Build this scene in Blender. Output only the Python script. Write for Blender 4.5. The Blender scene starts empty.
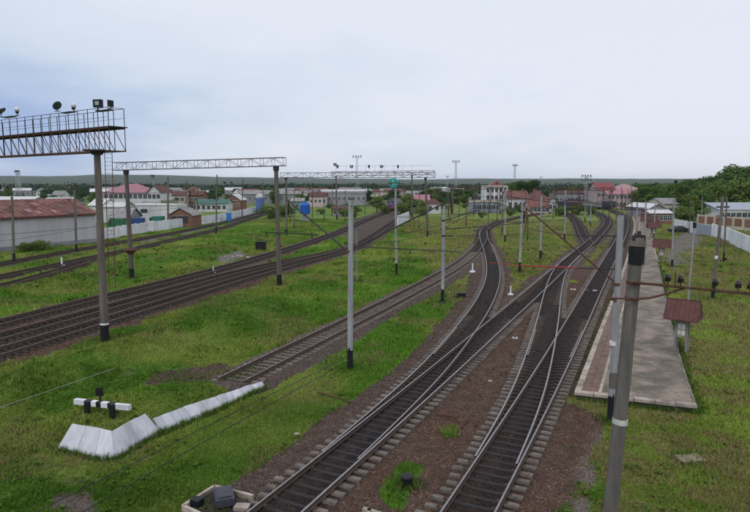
import bpy, math, random
import numpy as np
from mathutils import Vector
rnd = random.Random(7)
npr = np.random.default_rng(11)
S = bpy.context.scene
C = S.collection
R = math.radians
# ------------------------------------------------------------------ camera
CAM_H = 10.9; FPX = 600.0; PITCH = R(6.84)
cd = bpy.data.cameras.new('camera'); cam = bpy.data.objects.new('camera', cd); C.objects.link(cam)
cam.location = (0, 0, CAM_H); cam.rotation_euler = (R(90) - PITCH, 0, 0)
cd.sensor_width = 36; cd.lens = 36 * FPX / 750; cd.clip_end = 30000; cd.clip_start = 0.1
S.camera = cam
# ------------------------------------------------------------------ sky
SUN_EL, SUN_AZ = R(52), R(205)
w = bpy.data.worlds.new("World"); S.world = w; w.use_nodes = True
nt = w.node_tree; nt.nodes.clear(); N = nt.nodes.new; L = nt.links.new
out = N('ShaderNodeOutputWorld'); bg = N('ShaderNodeBackground'); bg.inputs['Strength'].default_value = 0.1
sky = N('ShaderNodeTexSky'); sky.sky_type = 'NISHITA'; sky.sun_disc = False; sky.sun_elevation = SUN_EL; sky.sun_rotation = SUN_AZ
sky.air_density = 1.0; sky.dust_density = 2.0
tc = N('ShaderNodeTexCoord')
sep = N('ShaderNodeSeparateXYZ'); L(tc.outputs['Generated'], sep.inputs[0])
def M_(op, a, b=None, c=None, clamp=False):
    m = N('ShaderNodeMath'); m.operation = op; m.use_clamp = clamp
    for i, v in enumerate((a, b, c)):
        if v is None: continue
        if isinstance(v, (int, float)): m.inputs[i].default_value = v
        else: L(v, m.inputs[i])
    return m.outputs[0]
# cloud sheet seen in perspective: divide the direction by its height
zz = M_('ADD', M_('MAXIMUM', sep.outputs['Z'], 0.0), 0.22)
comb = N('ShaderNodeCombineXYZ'); L(M_('DIVIDE', sep.outputs['X'], zz), comb.inputs[0]); L(M_('DIVIDE', sep.outputs['Y'], zz), comb.inputs[1])
n1 = N('ShaderNodeTexNoise'); n1.inputs['Scale'].default_value = 0.62; n1.inputs['Detail'].default_value = 4; n1.inputs['Roughness'].default_value = 0.42
mp = N('ShaderNodeMapping'); mp.inputs['Location'].default_value = (3.1, 1.4, 0); L(comb.outputs[0], mp.inputs[0]); L(mp.outputs[0], n1.inputs['Vector'])
n2 = N('ShaderNodeTexNoise'); n2.inputs['Scale'].default_value = 2.3; n2.inputs['Detail'].default_value = 5; L(mp.outputs[0], n2.inputs['Vector'])
# the cloud bank is thicker (bluer) to the west, brighter to the east
zb = M_('DIVIDE', M_('SUBTRACT', sep.outputs['Z'], 0.125), 0.11)
band = M_('POWER', 2.718, M_('MULTIPLY', M_('MULTIPLY', zb, zb), -1.0))
west = M_('MULTIPLY', M_('SUBTRACT', 0.12, sep.outputs['X']), 1.9, clamp=True)
side = M_('SUBTRACT', M_('MULTIPLY_ADD', sep.outputs['X'], 0.35, 0.88), M_('MULTIPLY', M_('MULTIPLY', band, west), 0.52))
t = M_('ADD', side, M_('MULTIPLY', M_('SUBTRACT', n1.outputs['Fac'], 0.5), 1.25))
t = M_('ADD', t, M_('MULTIPLY', M_('SUBTRACT', n2.outputs['Fac'], 0.5), 0.42))
t = M_('ADD', t, M_('MULTIPLY', M_('MAXIMUM', M_('SUBTRACT', sep.outputs['Z'], 0.14), 0.0), 0.9))
t = M_('SUBTRACT', t, M_('MULTIPLY', M_('MAXIMUM', M_('SUBTRACT', 0.12, sep.outputs['Z']), 0.0), 1.2), clamp=True)
cr = N('ShaderNodeValToRGB'); L(t, cr.inputs[0])
cr.color_ramp.elements[0].position = 0.16; cr.color_ramp.elements[0].color = (0.37, 0.49, 0.745, 1)
cr.color_ramp.elements[1].position = 0.85; cr.color_ramp.elements[1].color = (0.80, 0.835, 0.935, 1)
e = cr.color_ramp.elements.new(0.5); e.color = (0.66, 0.745, 0.875, 1)
mul = N('ShaderNodeVectorMath'); mul.operation = 'SCALE'; L(cr.outputs[0], mul.inputs[0]); mul.inputs['Scale'].default_value = 10.2
mx = N('ShaderNodeMix'); mx.data_type = 'RGBA'; mx.inputs[0].default_value = 0.93
L(sky.outputs[0], mx.inputs[6]); L(mul.outputs[0], mx.inputs[7]); L(mx.outputs[2], bg.inputs['Color']); L(bg.outputs[0], out.inputs[0])
# ------------------------------------------------------------------ sun through cloud
sd = bpy.data.lights.new('sun', 'SUN'); sd.energy = 0.9; sd.angle = R(14); sd.color = (1, .96, .9)
so = bpy.data.objects.new('sun', sd); C.objects.link(so)
sdir = Vector((math.sin(SUN_AZ) * math.cos(SUN_EL), math.cos(SUN_AZ) * math.cos(SUN_EL), math.sin(SUN_EL)))
so.rotation_euler = sdir.to_track_quat('Z', 'Y').to_euler(); so.location = (0, 0, 60)
S.view_settings.view_transform = 'Standard'; S.view_settings.look = 'None'; S.view_settings.exposure = 0.0; S.view_settings.gamma = 1
S.render.engine = 'CYCLES'
# ------------------------------------------------------------------ survey helpers (photo position -> place on the ground)
sp_, cp_ = math.sin(PITCH), math.cos(PITCH)
def ray(px, py):
    u, v = px - 375, py - 256
    return u, FPX * cp_ - v * sp_, -(FPX * sp_ + v * cp_)
def G(px, py, z=0.0):
    x, y, zz = ray(px, py); t = (z - CAM_H) / zz
    return Vector((x * t, y * t, z))
def P(px, py, Y):
    x, y, zz = ray(px, py); t = Y / y
    return Vector((x * t, Y, CAM_H + zz * t))
# ------------------------------------------------------------------ materials
MATS = {}
def mat(name, col, rough=0.8, var=0.25, scale=6.0, bump=0.0, metal=0.0, col2=None, spec=0.3, streak=False, stain=0.0, detail=6):
    if name in MATS: return MATS[name]
    m = bpy.data.materials.new(name); m.use_nodes = True; t = m.node_tree; b = t.nodes['Principled BSDF']
    n = t.nodes.new; l = t.links.new
    tcn = n('ShaderNodeNewGeometry')
    mpn = n('ShaderNodeMapping'); l(tcn.outputs['Position'], mpn.inputs[0])
    if streak: mpn.inputs['Scale'].default_value = (1, 1, 0.12)
    no = n('ShaderNodeTexNoise'); no.inputs['Scale'].default_value = scale; no.inputs['Detail'].default_value = detail; no.inputs['Roughness'].default_value = 0.65
    l(mpn.outputs[0], no.inputs['Vector'])
    ra = n('ShaderNodeValToRGB'); l(no.outputs['Fac'], ra.inputs[0])
    c = np.array(col); c2 = np.array(col2) if col2 is not None else c * (1 + var)
    lo = c * (1 - var)
    ra.color_ramp.elements[0].position = 0.3; ra.color_ramp.elements[0].color = (*np.clip(lo, 0, 1), 1)
    ra.color_ramp.elements[1].position = 0.7; ra.color_ramp.elements[1].color = (*np.clip(c2, 0, 1), 1)
    src = ra.outputs[0]
    if stain > 0:
        n3 = n('ShaderNodeTexNoise'); n3.inputs['Scale'].default_value = scale * 0.35; n3.inputs['Detail'].default_value = 8; l(mpn.outputs[0], n3.inputs['Vector'])
        r3 = n('ShaderNodeValToRGB'); l(n3.outputs['Fac'], r3.inputs[0]); r3.color_ramp.elements[0].position = 0.5; r3.color_ramp.elements[1].position = 0.7
        ml = n('ShaderNodeMath'); ml.operation = 'MULTIPLY'; l(r3.outputs[0], ml.inputs[0]); ml.inputs[1].default_value = stain
        mi = n('ShaderNodeMix'); mi.data_type = 'RGBA'; l(ml.outputs[0], mi.inputs[0]); l(src, mi.inputs[6]); mi.inputs[7].default_value = (0.09, 0.07, 0.055, 1); src = mi.outputs[2]
    oi = n('ShaderNodeObjectInfo'); hv = n('ShaderNodeHueSaturation'); l(src, hv.inputs['Color'])
    mm = n('ShaderNodeMath'); mm.operation = 'MULTIPLY_ADD'; l(oi.outputs['Random'], mm.inputs[0]); mm.inputs[1].default_value = 0.24; mm.inputs[2].default_value = 0.88
    l(mm.outputs[0], hv.inputs['Value'])
    l(hv.outputs[0], b.inputs['Base Color'])
    b.inputs['Roughness'].default_value = rough; b.inputs['Metallic'].default_value = metal; b.inputs['Specular IOR Level'].default_value = spec
    if bump > 0:
        bn = n('ShaderNodeBump'); bn.inputs['Strength'].default_value = bump; bn.inputs['Distance'].default_value = 0.03; l(no.outputs['Fac'], bn.inputs['Height']); l(bn.outputs[0], b.inputs['Normal'])
    MATS[name] = m; return m
concrete = mat('concrete_pole', (.27, .26, .25), .85, .28, 5, .3, streak=True, stain=.45)
concrete_l = mat('concrete_light', (.30, .305, .32), .8, .28, 5, .2, streak=True, stain=.3)
concrete_g = mat('concrete_weathered', (.135, .115, .10), .9, .35, 4, .4, streak=True, stain=.6)
concrete_d = mat('concrete_brown', (.15, .13, .115), .85, .3, 5, .3, streak=True, stain=.5)
blackp = mat('black_paint', (.012, .013, .016), .55, .3, 8, .1)
whitep = mat('white_paint', (.74, .75, .78), .7, .12, 4, .1, stain=.25)
slabw = mat('whitewashed_slab', (.60, .61, .66), .85, .16, 3, .3, streak=True, stain=.35)
rust = mat('rusty_steel', (.085, .045, .035), .8, .4, 9, .2, col2=(.16, .075, .05))
steel_d = mat('dark_steel', (.05, .042, .045), .65, .4, 8, .1, metal=.2)
steel_g = mat('galvanised_steel', (.34, .35, .37), .55, .2, 8, .05, metal=.3)
redp = mat('red_paint', (.30, .03, .03), .5, .2, 8)
railtop = mat('rail_running_surface', (.27, .26, .27), .45, .15, 3, metal=.5, spec=.4)
railside = mat('rail_rust', (.085, .058, .045), .85, .35, 10, .1)
railold = mat('rail_dull_top', (.20, .17, .155), .6, .3, 4, metal=.3)
sleeper_m = mat('sleeper_concrete', (.15, .13, .112), .9, .45, 3.5, .4, stain=.6)
sleeper_dark = mat('sleeper_oily', (.040, .033, .030), .8, .45, 3.5, .4)
woodsl = mat('sleeper_wood', (.052, .040, .034), .9, .4, 5, .4)
wire_m = mat('wire_copper_dark', (.022, .02, .022), .6, .2, 5)
insul = mat('insulator_dark', (.018, .014, .016), .3, .3, 5, spec=.6)
glass = mat('window_glass', (.035, .045, .055), .12, .3, .7, spec=.7)
teal = mat('teal_paint', (.03, .36, .36), .5, .15, 5)
bluep = mat('blue_paint', (.012, .10, .50), .45, .2, 3)
roof_red = mat('roof_old_red', (.145, .058, .048), .85, .35, .8, .2, col2=(.24, .115, .095), stain=.55)
roof_pink = mat('roof_pink', (.36, .17, .20), .7, .15, 1, .1)
roof_grey = mat('roof_grey_slate', (.26, .25, .25), .85, .25, 1, .2, stain=.5)
roof_white = mat('roof_white_sheet', (.58, .58, .58), .6, .12, 1, .1, stain=.2)
roof_brown = mat('roof_brown', (.105, .045, .040), .8, .3, 2, .2)
roof_green = mat('roof_green', (.07, .17, .14), .7, .2, 1, .1)
wall_white = mat('wall_white', (.60, .60, .62), .9, .10, .8, .1, streak=True, stain=.35)
wall_lilac = mat('wall_grey_white', (.56, .54, .57), .9, .10, .8, .1, streak=True, stain=.25)
wall_cream = mat('wall_cream', (.52, .47, .38), .9, .12, .8, .1, stain=.25)
wall_pink = mat('wall_pink', (.52, .42, .41), .9, .12, .8, .1, stain=.2)
wall_brick = mat('wall_brick', (.23, .105, .07), .9, .3, 3, .2, col2=(.33, .17, .12))
wall_grey = mat('wall_grey', (.29, .29, .31), .9, .15, .8, .1, stain=.3)
wall_blue = mat('wall_bluegrey', (.28, .32, .42), .9, .12, .8, .1)
leaf_a = mat('foliage_mid', (.055, .12, .024), .75, .45, .5, col2=(.11, .20, .04), spec=.15)
leaf_b = mat('foliage_dark', (.030, .072, .022), .75, .45, .5, col2=(.060, .125, .034), spec=.15)
leaf_c = mat('foliage_fresh', (.095, .155, .030), .75, .4, .5, col2=(.16, .235, .05), spec=.15)
leaf_d = mat('foliage_far', (.030, .058, .038), .9, .5, .06, col2=(.055, .10, .045), spec=.1, detail=10)
bark = mat('bark', (.09, .07, .055), .95, .3, 6, .4)
def sleeper_stain():
    # oil and brake dust blacken the middle of each sleeper between the rails
    m = sleeper_m; t = m.node_tree; b = t.nodes['Principled BSDF']; src = b.inputs['Base Color'].links[0].from_socket; n = t.nodes.new; l = t.links.new
    tc = n('ShaderNodeTexCoord'); sx = n('ShaderNodeSeparateXYZ'); l(tc.outputs['Object'], sx.inputs[0]); ab = n('ShaderNodeMath'); ab.operation = 'ABSOLUTE'; l(sx.outputs[0], ab.inputs[0])
    no = n('ShaderNodeTexNoise'); no.inputs['Scale'].default_value = 7; l(tc.outputs['Object'], no.inputs['Vector']); ad = n('ShaderNodeMath'); ad.operation = 'MULTIPLY_ADD'; l(no.outputs['Fac'], ad.inputs[0]); ad.inputs[1].default_value = .35; l(ab.outputs[0], ad.inputs[2])
    mr = n('ShaderNodeMapRange'); l(ad.outputs[0], mr.inputs[0]); mr.inputs[1].default_value = .88; mr.inputs[2].default_value = 1.16; mr.inputs[3].default_value = .88; mr.inputs[4].default_value = 0
    mi = n('ShaderNodeMix'); mi.data_type = 'RGBA'; l(mr.outputs[0], mi.inputs[0]); l(src, mi.inputs[6]); mi.inputs[7].default_value = (.02, .018, .021, 1); l(mi.outputs[2], b.inputs['Base Color'])
sleeper_stain()
sleeper_clean = mat('sleeper_clean', (.16, .135, .115), .9, .3, 3.5, .4, stain=.5)
# ------------------------------------------------------------------ mesh builder
class MB:
    def __init__(s): s.v = []; s.f = []; s.m = []
    def add(s, vs, fs, mi=0):
        k = len(s.v); s.v += [tuple(p) for p in vs]; s.f += [tuple(i + k for i in q) for q in fs]; s.m += [mi] * len(fs); return s
    def box(s, c, d, rz=0.0, mi=0, ax=None):
        c = Vector(c); hx, hy, hz = d[0] / 2, d[1] / 2, d[2] / 2; ca, sa = math.cos(rz), math.sin(rz)
        vs = []
        for z in (-hz, hz):
            for x, y in ((-hx, -hy), (hx, -hy), (hx, hy), (-hx, hy)):
                vs.append((c.x + x * ca - y * sa, c.y + x * sa + y * ca, c.z + z))
        return s.add(vs, [(3, 2, 1, 0), (4, 5, 6, 7), (0, 1, 5, 4), (1, 2, 6, 5), (2, 3, 7, 6), (3, 0, 4, 7)], mi)
    def cyl(s, a, b, r0, r1=None, n=8, mi=0, caps=True):
        a = Vector(a); b = Vector(b); r1 = r0 if r1 is None else r1; d = (b - a)
        if d.length < 1e-6: return s
        d.normalize(); up = Vector((0, 0, 1)) if abs(d.z) < .95 else Vector((1, 0, 0)); x = d.cross(up).normalized(); y = d.cross(x)
        vs = []
        for c, r in ((a, r0), (b, r1)):
            for k in range(n):
                t = 2 * math.pi * (k + .5) / n; vs.append(c + x * (r * math.cos(t)) + y * (r * math.sin(t)))
        fs = [(k, k + n, (k + 1) % n + n, (k + 1) % n) for k in range(n)]
        if caps: fs += [tuple(range(n)), tuple(range(2 * n - 1, n - 1, -1))]
        return s.add(vs, fs, mi)
    def bar(s, a, b, t=0.06, mi=0): return s.cyl(a, b, t * .7, n=4, mi=mi)
    def tube(s, pts, r, n=6, mi=0):
        for a, b in zip(pts[:-1], pts[1:]): s.cyl(a, b, r, n=n, mi=mi)
        return s
    def ball(s, c, r, nz=5, n=8, sc=(1, 1, 1), mi=0):
        c = Vector(c); vs = []; fs = []
        for i in range(nz + 1):
            ph = math.pi * i / nz
            for k in range(n):
                t = 2 * math.pi * k / n; vs.append((c.x + sc[0] * r * math.sin(ph) * math.cos(t), c.y + sc[1] * r * math.sin(ph) * math.sin(t), c.z + sc[2] * r * math.cos(ph)))
        for i in range(nz):
            for k in range(n): fs.append((i * n + k, (i + 1) * n + k, (i + 1) * n + (k + 1) % n, i * n + (k + 1) % n))
        return s.add(vs, fs, mi)
    def mesh(s, name, mats, smooth=False, off=(0, 0, 0)):
        me = bpy.data.meshes.new(name); o = Vector(off)
        me.from_pydata([Vector(p) - o for p in s.v], [], s.f)
        for m in (mats if isinstance(mats, (list, tuple)) else [mats]): me.materials.append(m)
        me.polygons.foreach_set('material_index', s.m)
        if smooth: me.polygons.foreach_set('use_smooth', [True] * len(s.f))
        me.update(); return me
def link(name, me, parent=None, loc=None, rz=None):
    o = bpy.data.objects.new(name, me); C.objects.link(o)
    if parent is not None: o.parent = parent
    if loc is not None: o.location = loc
    if rz is not None: o.rotation_euler = (0, 0, rz)
    return o
def tag(o, label=None, cat=None, group=None, kind=None):
    if label: o['label'] = label
    if cat: o['category'] = cat
    if group: o['group'] = group
    if kind: o['kind'] = kind
    return o
def thing(name, label, cat, loc=(0, 0, 0), rz=0.0, group=None):
    o = bpy.data.objects.new(name, None); C.objects.link(o); o.location = loc; o.rotation_euler = (0, 0, rz); o.empty_display_size = .3
    return tag(o, label, cat, group)
def part(name, mb, m, root, local=False, smooth=False, kind=None, off=None):
    """builders give world coordinates unless local; a part's mesh is stored relative to its thing"""
    r = root; base = Vector((0, 0, 0))
    if not local:
        while r is not None: base = base + Vector(r.location); r = r.parent
    o = link(name, mb.mesh(name, m, smooth, base), root)
    if kind: o['kind'] = kind
    return o
# ------------------------------------------------------------------ noise for the ground
def hash2(i, j, s):
    n = (i.astype(np.int64) * 374761393 + j.astype(np.int64) * 668265263 + s * 982451653) & 0x7fffffff
    n = ((n ^ (n >> 13)) * 1274126177) & 0x7fffffff
    return ((n ^ (n >> 16)) & 0xffff) / 65535.0
def vn(x, y, s=0):
    xi = np.floor(x); yi = np.floor(y); fx = x - xi; fy = y - yi; fx = fx * fx * (3 - 2 * fx); fy = fy * fy * (3 - 2 * fy)
    a = hash2(xi, yi, s); b = hash2(xi + 1, yi, s); c = hash2(xi, yi + 1, s); d = hash2(xi + 1, yi + 1, s)
    return (a * (1 - fx) + b * fx) * (1 - fy) + (c * (1 - fx) + d * fx) * fy
def fbm(x, y, s=0, o=4):
    r = 0; a = .5; t = 0
    for k in range(o): r = r + a * vn(x * 2 ** k, y * 2 ** k, s + k); t += a; a *= .5
    return r / t
def sstep(a, b, x):
    t = np.clip((x - a) / (b - a), 0, 1); return t * t * (3 - 2 * t)
# ------------------------------------------------------------------ track centre lines
RZ = 0.33
def spline(px, back=0.0, fwd=0.0, z=RZ, step=0.5, smooth=4.0):
    pts = [G(x, y, z) for x, y in px]
    p = np.array([[q.x, q.y] for q in pts])
    if back: d = p[0] - p[1]; d /= np.linalg.norm(d); p = np.vstack([p[0] + d * back, p])
    if fwd: d = p[-1] - p[-2]; d /= np.linalg.norm(d); p = np.vstack([p, p[-1] + d * fwd])
    q = np.vstack([2 * p[0] - p[1], p, 2 * p[-1] - p[-2]]); out = []
    for i in range(1, len(q) - 2):
        a, b, c, d = q[i - 1], q[i], q[i + 1], q[i + 2]; L_ = np.linalg.norm(c - b); n = max(2, int(L_ / step))
        # centripetal tangents
        t0 = np.linalg.norm(b - a) ** .5 + 1e-6; t1 = L_ ** .5 + 1e-6; t2 = np.linalg.norm(d - c) ** .5 + 1e-6
        m1 = (c - b) + t1 * ((b - a) / t0 - (c - a) / (t0 + t1)); m2 = (c - b) + t1 * ((d - c) / t2 - (d - b) / (t1 + t2))
        for k in range(n):
            t = k / n; out.append((2 * t ** 3 - 3 * t ** 2 + 1) * b + (t ** 3 - 2 * t ** 2 + t) * m1 + (-2 * t ** 3 + 3 * t ** 2) * c + (t ** 3 - t ** 2) * m2)
    out.append(q[-2]); o = np.array(out)
    o = resample(o, step)
    n = int(smooth / step * 2)
    if n > 1:
        k = np.hanning(n * 2 + 3); k /= k.sum(); h = len(k) // 2
        pad = np.vstack([2 * o[0] - o[h:0:-1], o, 2 * o[-1] - o[-2:-h - 2:-1]])
        o = np.stack([np.convolve(pad[:, i], k, 'valid') for i in (0, 1)], 1)
    return resample(o, step)
def resample(o, step):
    s = np.concatenate([[0], np.cumsum(np.linalg.norm(np.diff(o, axis=0), axis=1))]); n = max(2, int(s[-1] / step) + 1); t = np.linspace(0, s[-1], n)
    return np.stack([np.interp(t, s, o[:, i]) for i in (0, 1)], 1)
def normals(o):
    d = np.gradient(o, axis=0); d /= np.linalg.norm(d, axis=1)[:, None] + 1e-9; return np.stack([d[:, 1], -d[:, 0]], 1)  # right-hand side
def nearest(pt, o):
    d = np.linalg.norm(o - pt, axis=1); i = int(d.argmin()); return i, d[i]
T = {}
T['E'] = spline([(275, 512), (370, 432), (439, 374), (487, 332), (535, 290.5), (556, 271.5), (578.5, 252), (588, 244), (601, 231.5), (607, 223), (604, 216), (592, 210.5), (572, 206.5)], back=26, smooth=7)
T['D'] = spline([(275, 512), (366, 432), (428, 374), (461, 335), (480, 309), (490, 289), (493.5, 274), (492, 261), (488, 248), (484, 238), (483.5, 231), (490, 225), (508, 219), (540, 213), (575, 208.5)], smooth=4)
T['G'] = spline([(468, 512), (532, 404), (571.5, 332), (590, 296), (605, 268), (614, 251), (620.5, 238), (625, 226), (624, 217), (615, 211), (600, 207)], back=22, smooth=7)
T['F'] = spline([(468, 512), (523.5, 404), (546.5, 326), (553.5, 289), (560, 270.5), (568, 260.5), (578.5, 252)], smooth=4)
T['H'] = spline([(589, 243), (583.5, 235), (579.5, 226), (573, 217), (560, 210.5), (540, 206.5)], smooth=3)
T['C'] = spline([(232, 379), (290, 350), (346, 323), (400, 296), (446, 271.5), (466, 258.5), (479, 244.5), (483.5, 236.5), (483.5, 230)], smooth=5)
T['B1'] = spline([(-70, 340), (0, 321), (107, 295), (200, 273), (277, 251.5), (334, 233), (362, 221), (389, 211), (402, 206)], smooth=8)
T['B3'] = spline([(-70, 372), (0, 350), (107, 319.5), (200, 290), (277, 267.6), (320, 256.8), (348, 249), (372, 236), (394, 221), (406, 213), (416, 207)], smooth=8)
T['B2'] = spline([(-70, 355), (0, 335.5), (107, 307), (200, 281), (255, 266.5), (300, 258), (335, 251), (352, 247)], smooth=8)
T['A1'] = spline([(-80, 279), (0, 263), (40, 255.6), (96, 246), (153, 236), (220, 223), (260, 212.5), (295, 206), (340, 201)], smooth=8)
T['A2'] = spline([(-80, 292), (0, 275.6), (62, 263), (106, 253.5), (148, 245), (180, 237.5), (220, 228), (244, 220), (268, 213.2), (300, 207)], smooth=8)
T['A3'] = spline([(-40, 295), (0, 286), (45, 274), (90, 260), (115, 251.5)], smooth=6)
ALLT = np.vstack([v[::2] for v in T.values()])
TK = np.concatenate([[i] * len(v[::2]) for i, v in enumerate(T.values())])
# ballast half width, blackness, redness, greyness
TP = {'E': (2.3, 1.0, .35, 0), 'D': (2.3, .8, .35, 0), 'G': (2.2, .95, .5, 0), 'F': (2.2, .75, .4, 0), 'H': (2.0, .7, .2, 0), 'C': (1.9, .45, .1, .25), 'B1': (2.3, .85, .7, 0), 'B2': (2.3, .85, .8, 0),
      'B3': (2.5, .85, 1.0, 0), 'A1': (1.9, .5, .2, .2), 'A2': (1.6, .6, .2, 0), 'A3': (.7, .3, .3, 0)}
TPA = np.array([TP[k] for k in T])
AT32 = ALLT.astype(np.float32); IW = (1 / TPA[TK, 0] ** 2).astype(np.float32)
def near_track(X, Y):
    D = np.full(X.shape, 1e9); K = np.zeros(X.shape, int)
    for i in range(0, len(X), 20000):
        x = X[i:i + 20000, None].astype(np.float32) - AT32[None, :, 0]; y = Y[i:i + 20000, None].astype(np.float32) - AT32[None, :, 1]
        d = (x * x + y * y) * IW[None, :]; j = d.argmin(1)
        D[i:i + 20000] = np.sqrt(d[np.arange(len(j)), j]); K[i:i + 20000] = TK[j]
    return D, K     # distance in units of that bed's half width
def poly_world(px, z=0.0): return np.array([[G(x, y, z).x, G(x, y, z).y] for x, y in px])
def in_poly(X, Y, pl):
    """signed distance: positive inside"""
    ins = np.zeros(X.shape, bool); dm = np.full(X.shape, 1e9); n = len(pl)
    for i in range(n):
        a = pl[i]; b = pl[(i + 1) % n]
        c = ((a[1] > Y) != (b[1] > Y)) & (X < (b[0] - a[0]) * (Y - a[1]) / (b[1] - a[1] + 1e-12) + a[0]); ins ^= c
        ab = b - a; t = np.clip(((X - a[0]) * ab[0] + (Y - a[1]) * ab[1]) / (ab @ ab + 1e-9), 0, 1)
        dm = np.minimum(dm, np.hypot(X - a[0] - t * ab[0], Y - a[1] - t * ab[1]))
    return np.where(ins, dm, -dm)
# bare earth areas: polygon in ground metres (surveyed from the photo), softness, (ballast, black, red, grey)
DIRT = [([(285, 540), (380, 440), (500, 335), (548, 290), (572, 268), (596, 266), (612, 262), (602, 300), (578, 392), (606, 404), (603, 440), (588, 480), (566, 540)], .5, (1, .0, .95, 0)),
        ([(175, 540), (222, 492), (262, 462), (300, 437), (345, 405), (386, 375), (408, 357), (440, 322), (457, 300), (466, 285), (472, 268), (492, 262), (490, 330), (440, 390), (275, 530)], .35, (1, .12, .35, 0)),
        ([(242, 388), (330, 341), (400, 304), (440, 282), (466, 268), (482, 250), (474, 272), (440, 292), (404, 312), (350, 345), (300, 375), (262, 393)], .3, (1, .25, .2, .15)),
        ([(496, 256), (504, 258), (507, 275), (504, 300), (478, 332), (480, 300), (492, 280)], .4, (1, .1, .7, 0)),
        ([(-20, 366), (100, 332), (200, 303), (262, 284), (262, 276), (200, 292), (107, 322), (-20, 356)], .5, (1, .15, 1.0, 0)),
        ([(138, 384), (160, 371), (190, 366), (226, 361), (236, 371), (205, 384), (150, 393)], .8, (.68, .25, .5, .0)),
        ([(60, 470), (100, 478), (130, 492), (90, 500), (50, 486)], .9, (.55, .0, .1, .0)),
        ([(330, 462), (250, 470), (225, 482), (270, 486)], .8, (.5, .0, .2, .0)),
        ([(110, 375), (134, 366), (142, 374), (124, 382)], .7, (.55, 0, .2, 0)),
        ([(14, 436), (34, 426), (52, 438), (46, 462), (22, 462)], .9, (.6, .1, .4, .0)),
        ([(58, 498), (96, 488), (104, 520), (50, 525)], .6, (.9, .2, .3, .3)),
        ([(214, 258), (240, 250), (250, 256), (224, 264)], 1.0, (1, .1, .1, .8)),
        ([(604, 430), (600, 470), (586, 530), (560, 530), (578, 480), (596, 440)], .5, (.9, 0, .1, .45)),
        ([(200, 279), (260, 262), (277, 258), (240, 276), (200, 284)], .6, (.8, .1, .6, .1)),
        ([(100, 256), (150, 240), (200, 231), (240, 218), (240, 220), (200, 229), (150, 242), (110, 252)], .8, (1, .1, .15, .7)),
        ([(340, 228), (356, 219), (392, 207), (403, 208), (396, 216), (372, 232), (350, 244)], 1.0, (1, .25, .5, .12)),
        ([(660, 262), (668, 240), (684, 232), (706, 234), (700, 246), (686, 262), (676, 275)], 1.5, (.8, .0, .1, .6))]
DIRTW = [(poly_world(p), s, v) for p, s, v in DIRT]
# green weed islands in the bare ground
GREEN = [((404, 486), 1.0), ((412, 470), .7), ((451, 433), .7), ((566, 400), .6), ((594, 408), 1.2), ((510, 300), .5), ((572, 282), 1.2), ((455, 300), 1.2), ((395, 495), .7)]
GRW = [(G(*p), r) for p, r in GREEN]
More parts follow.
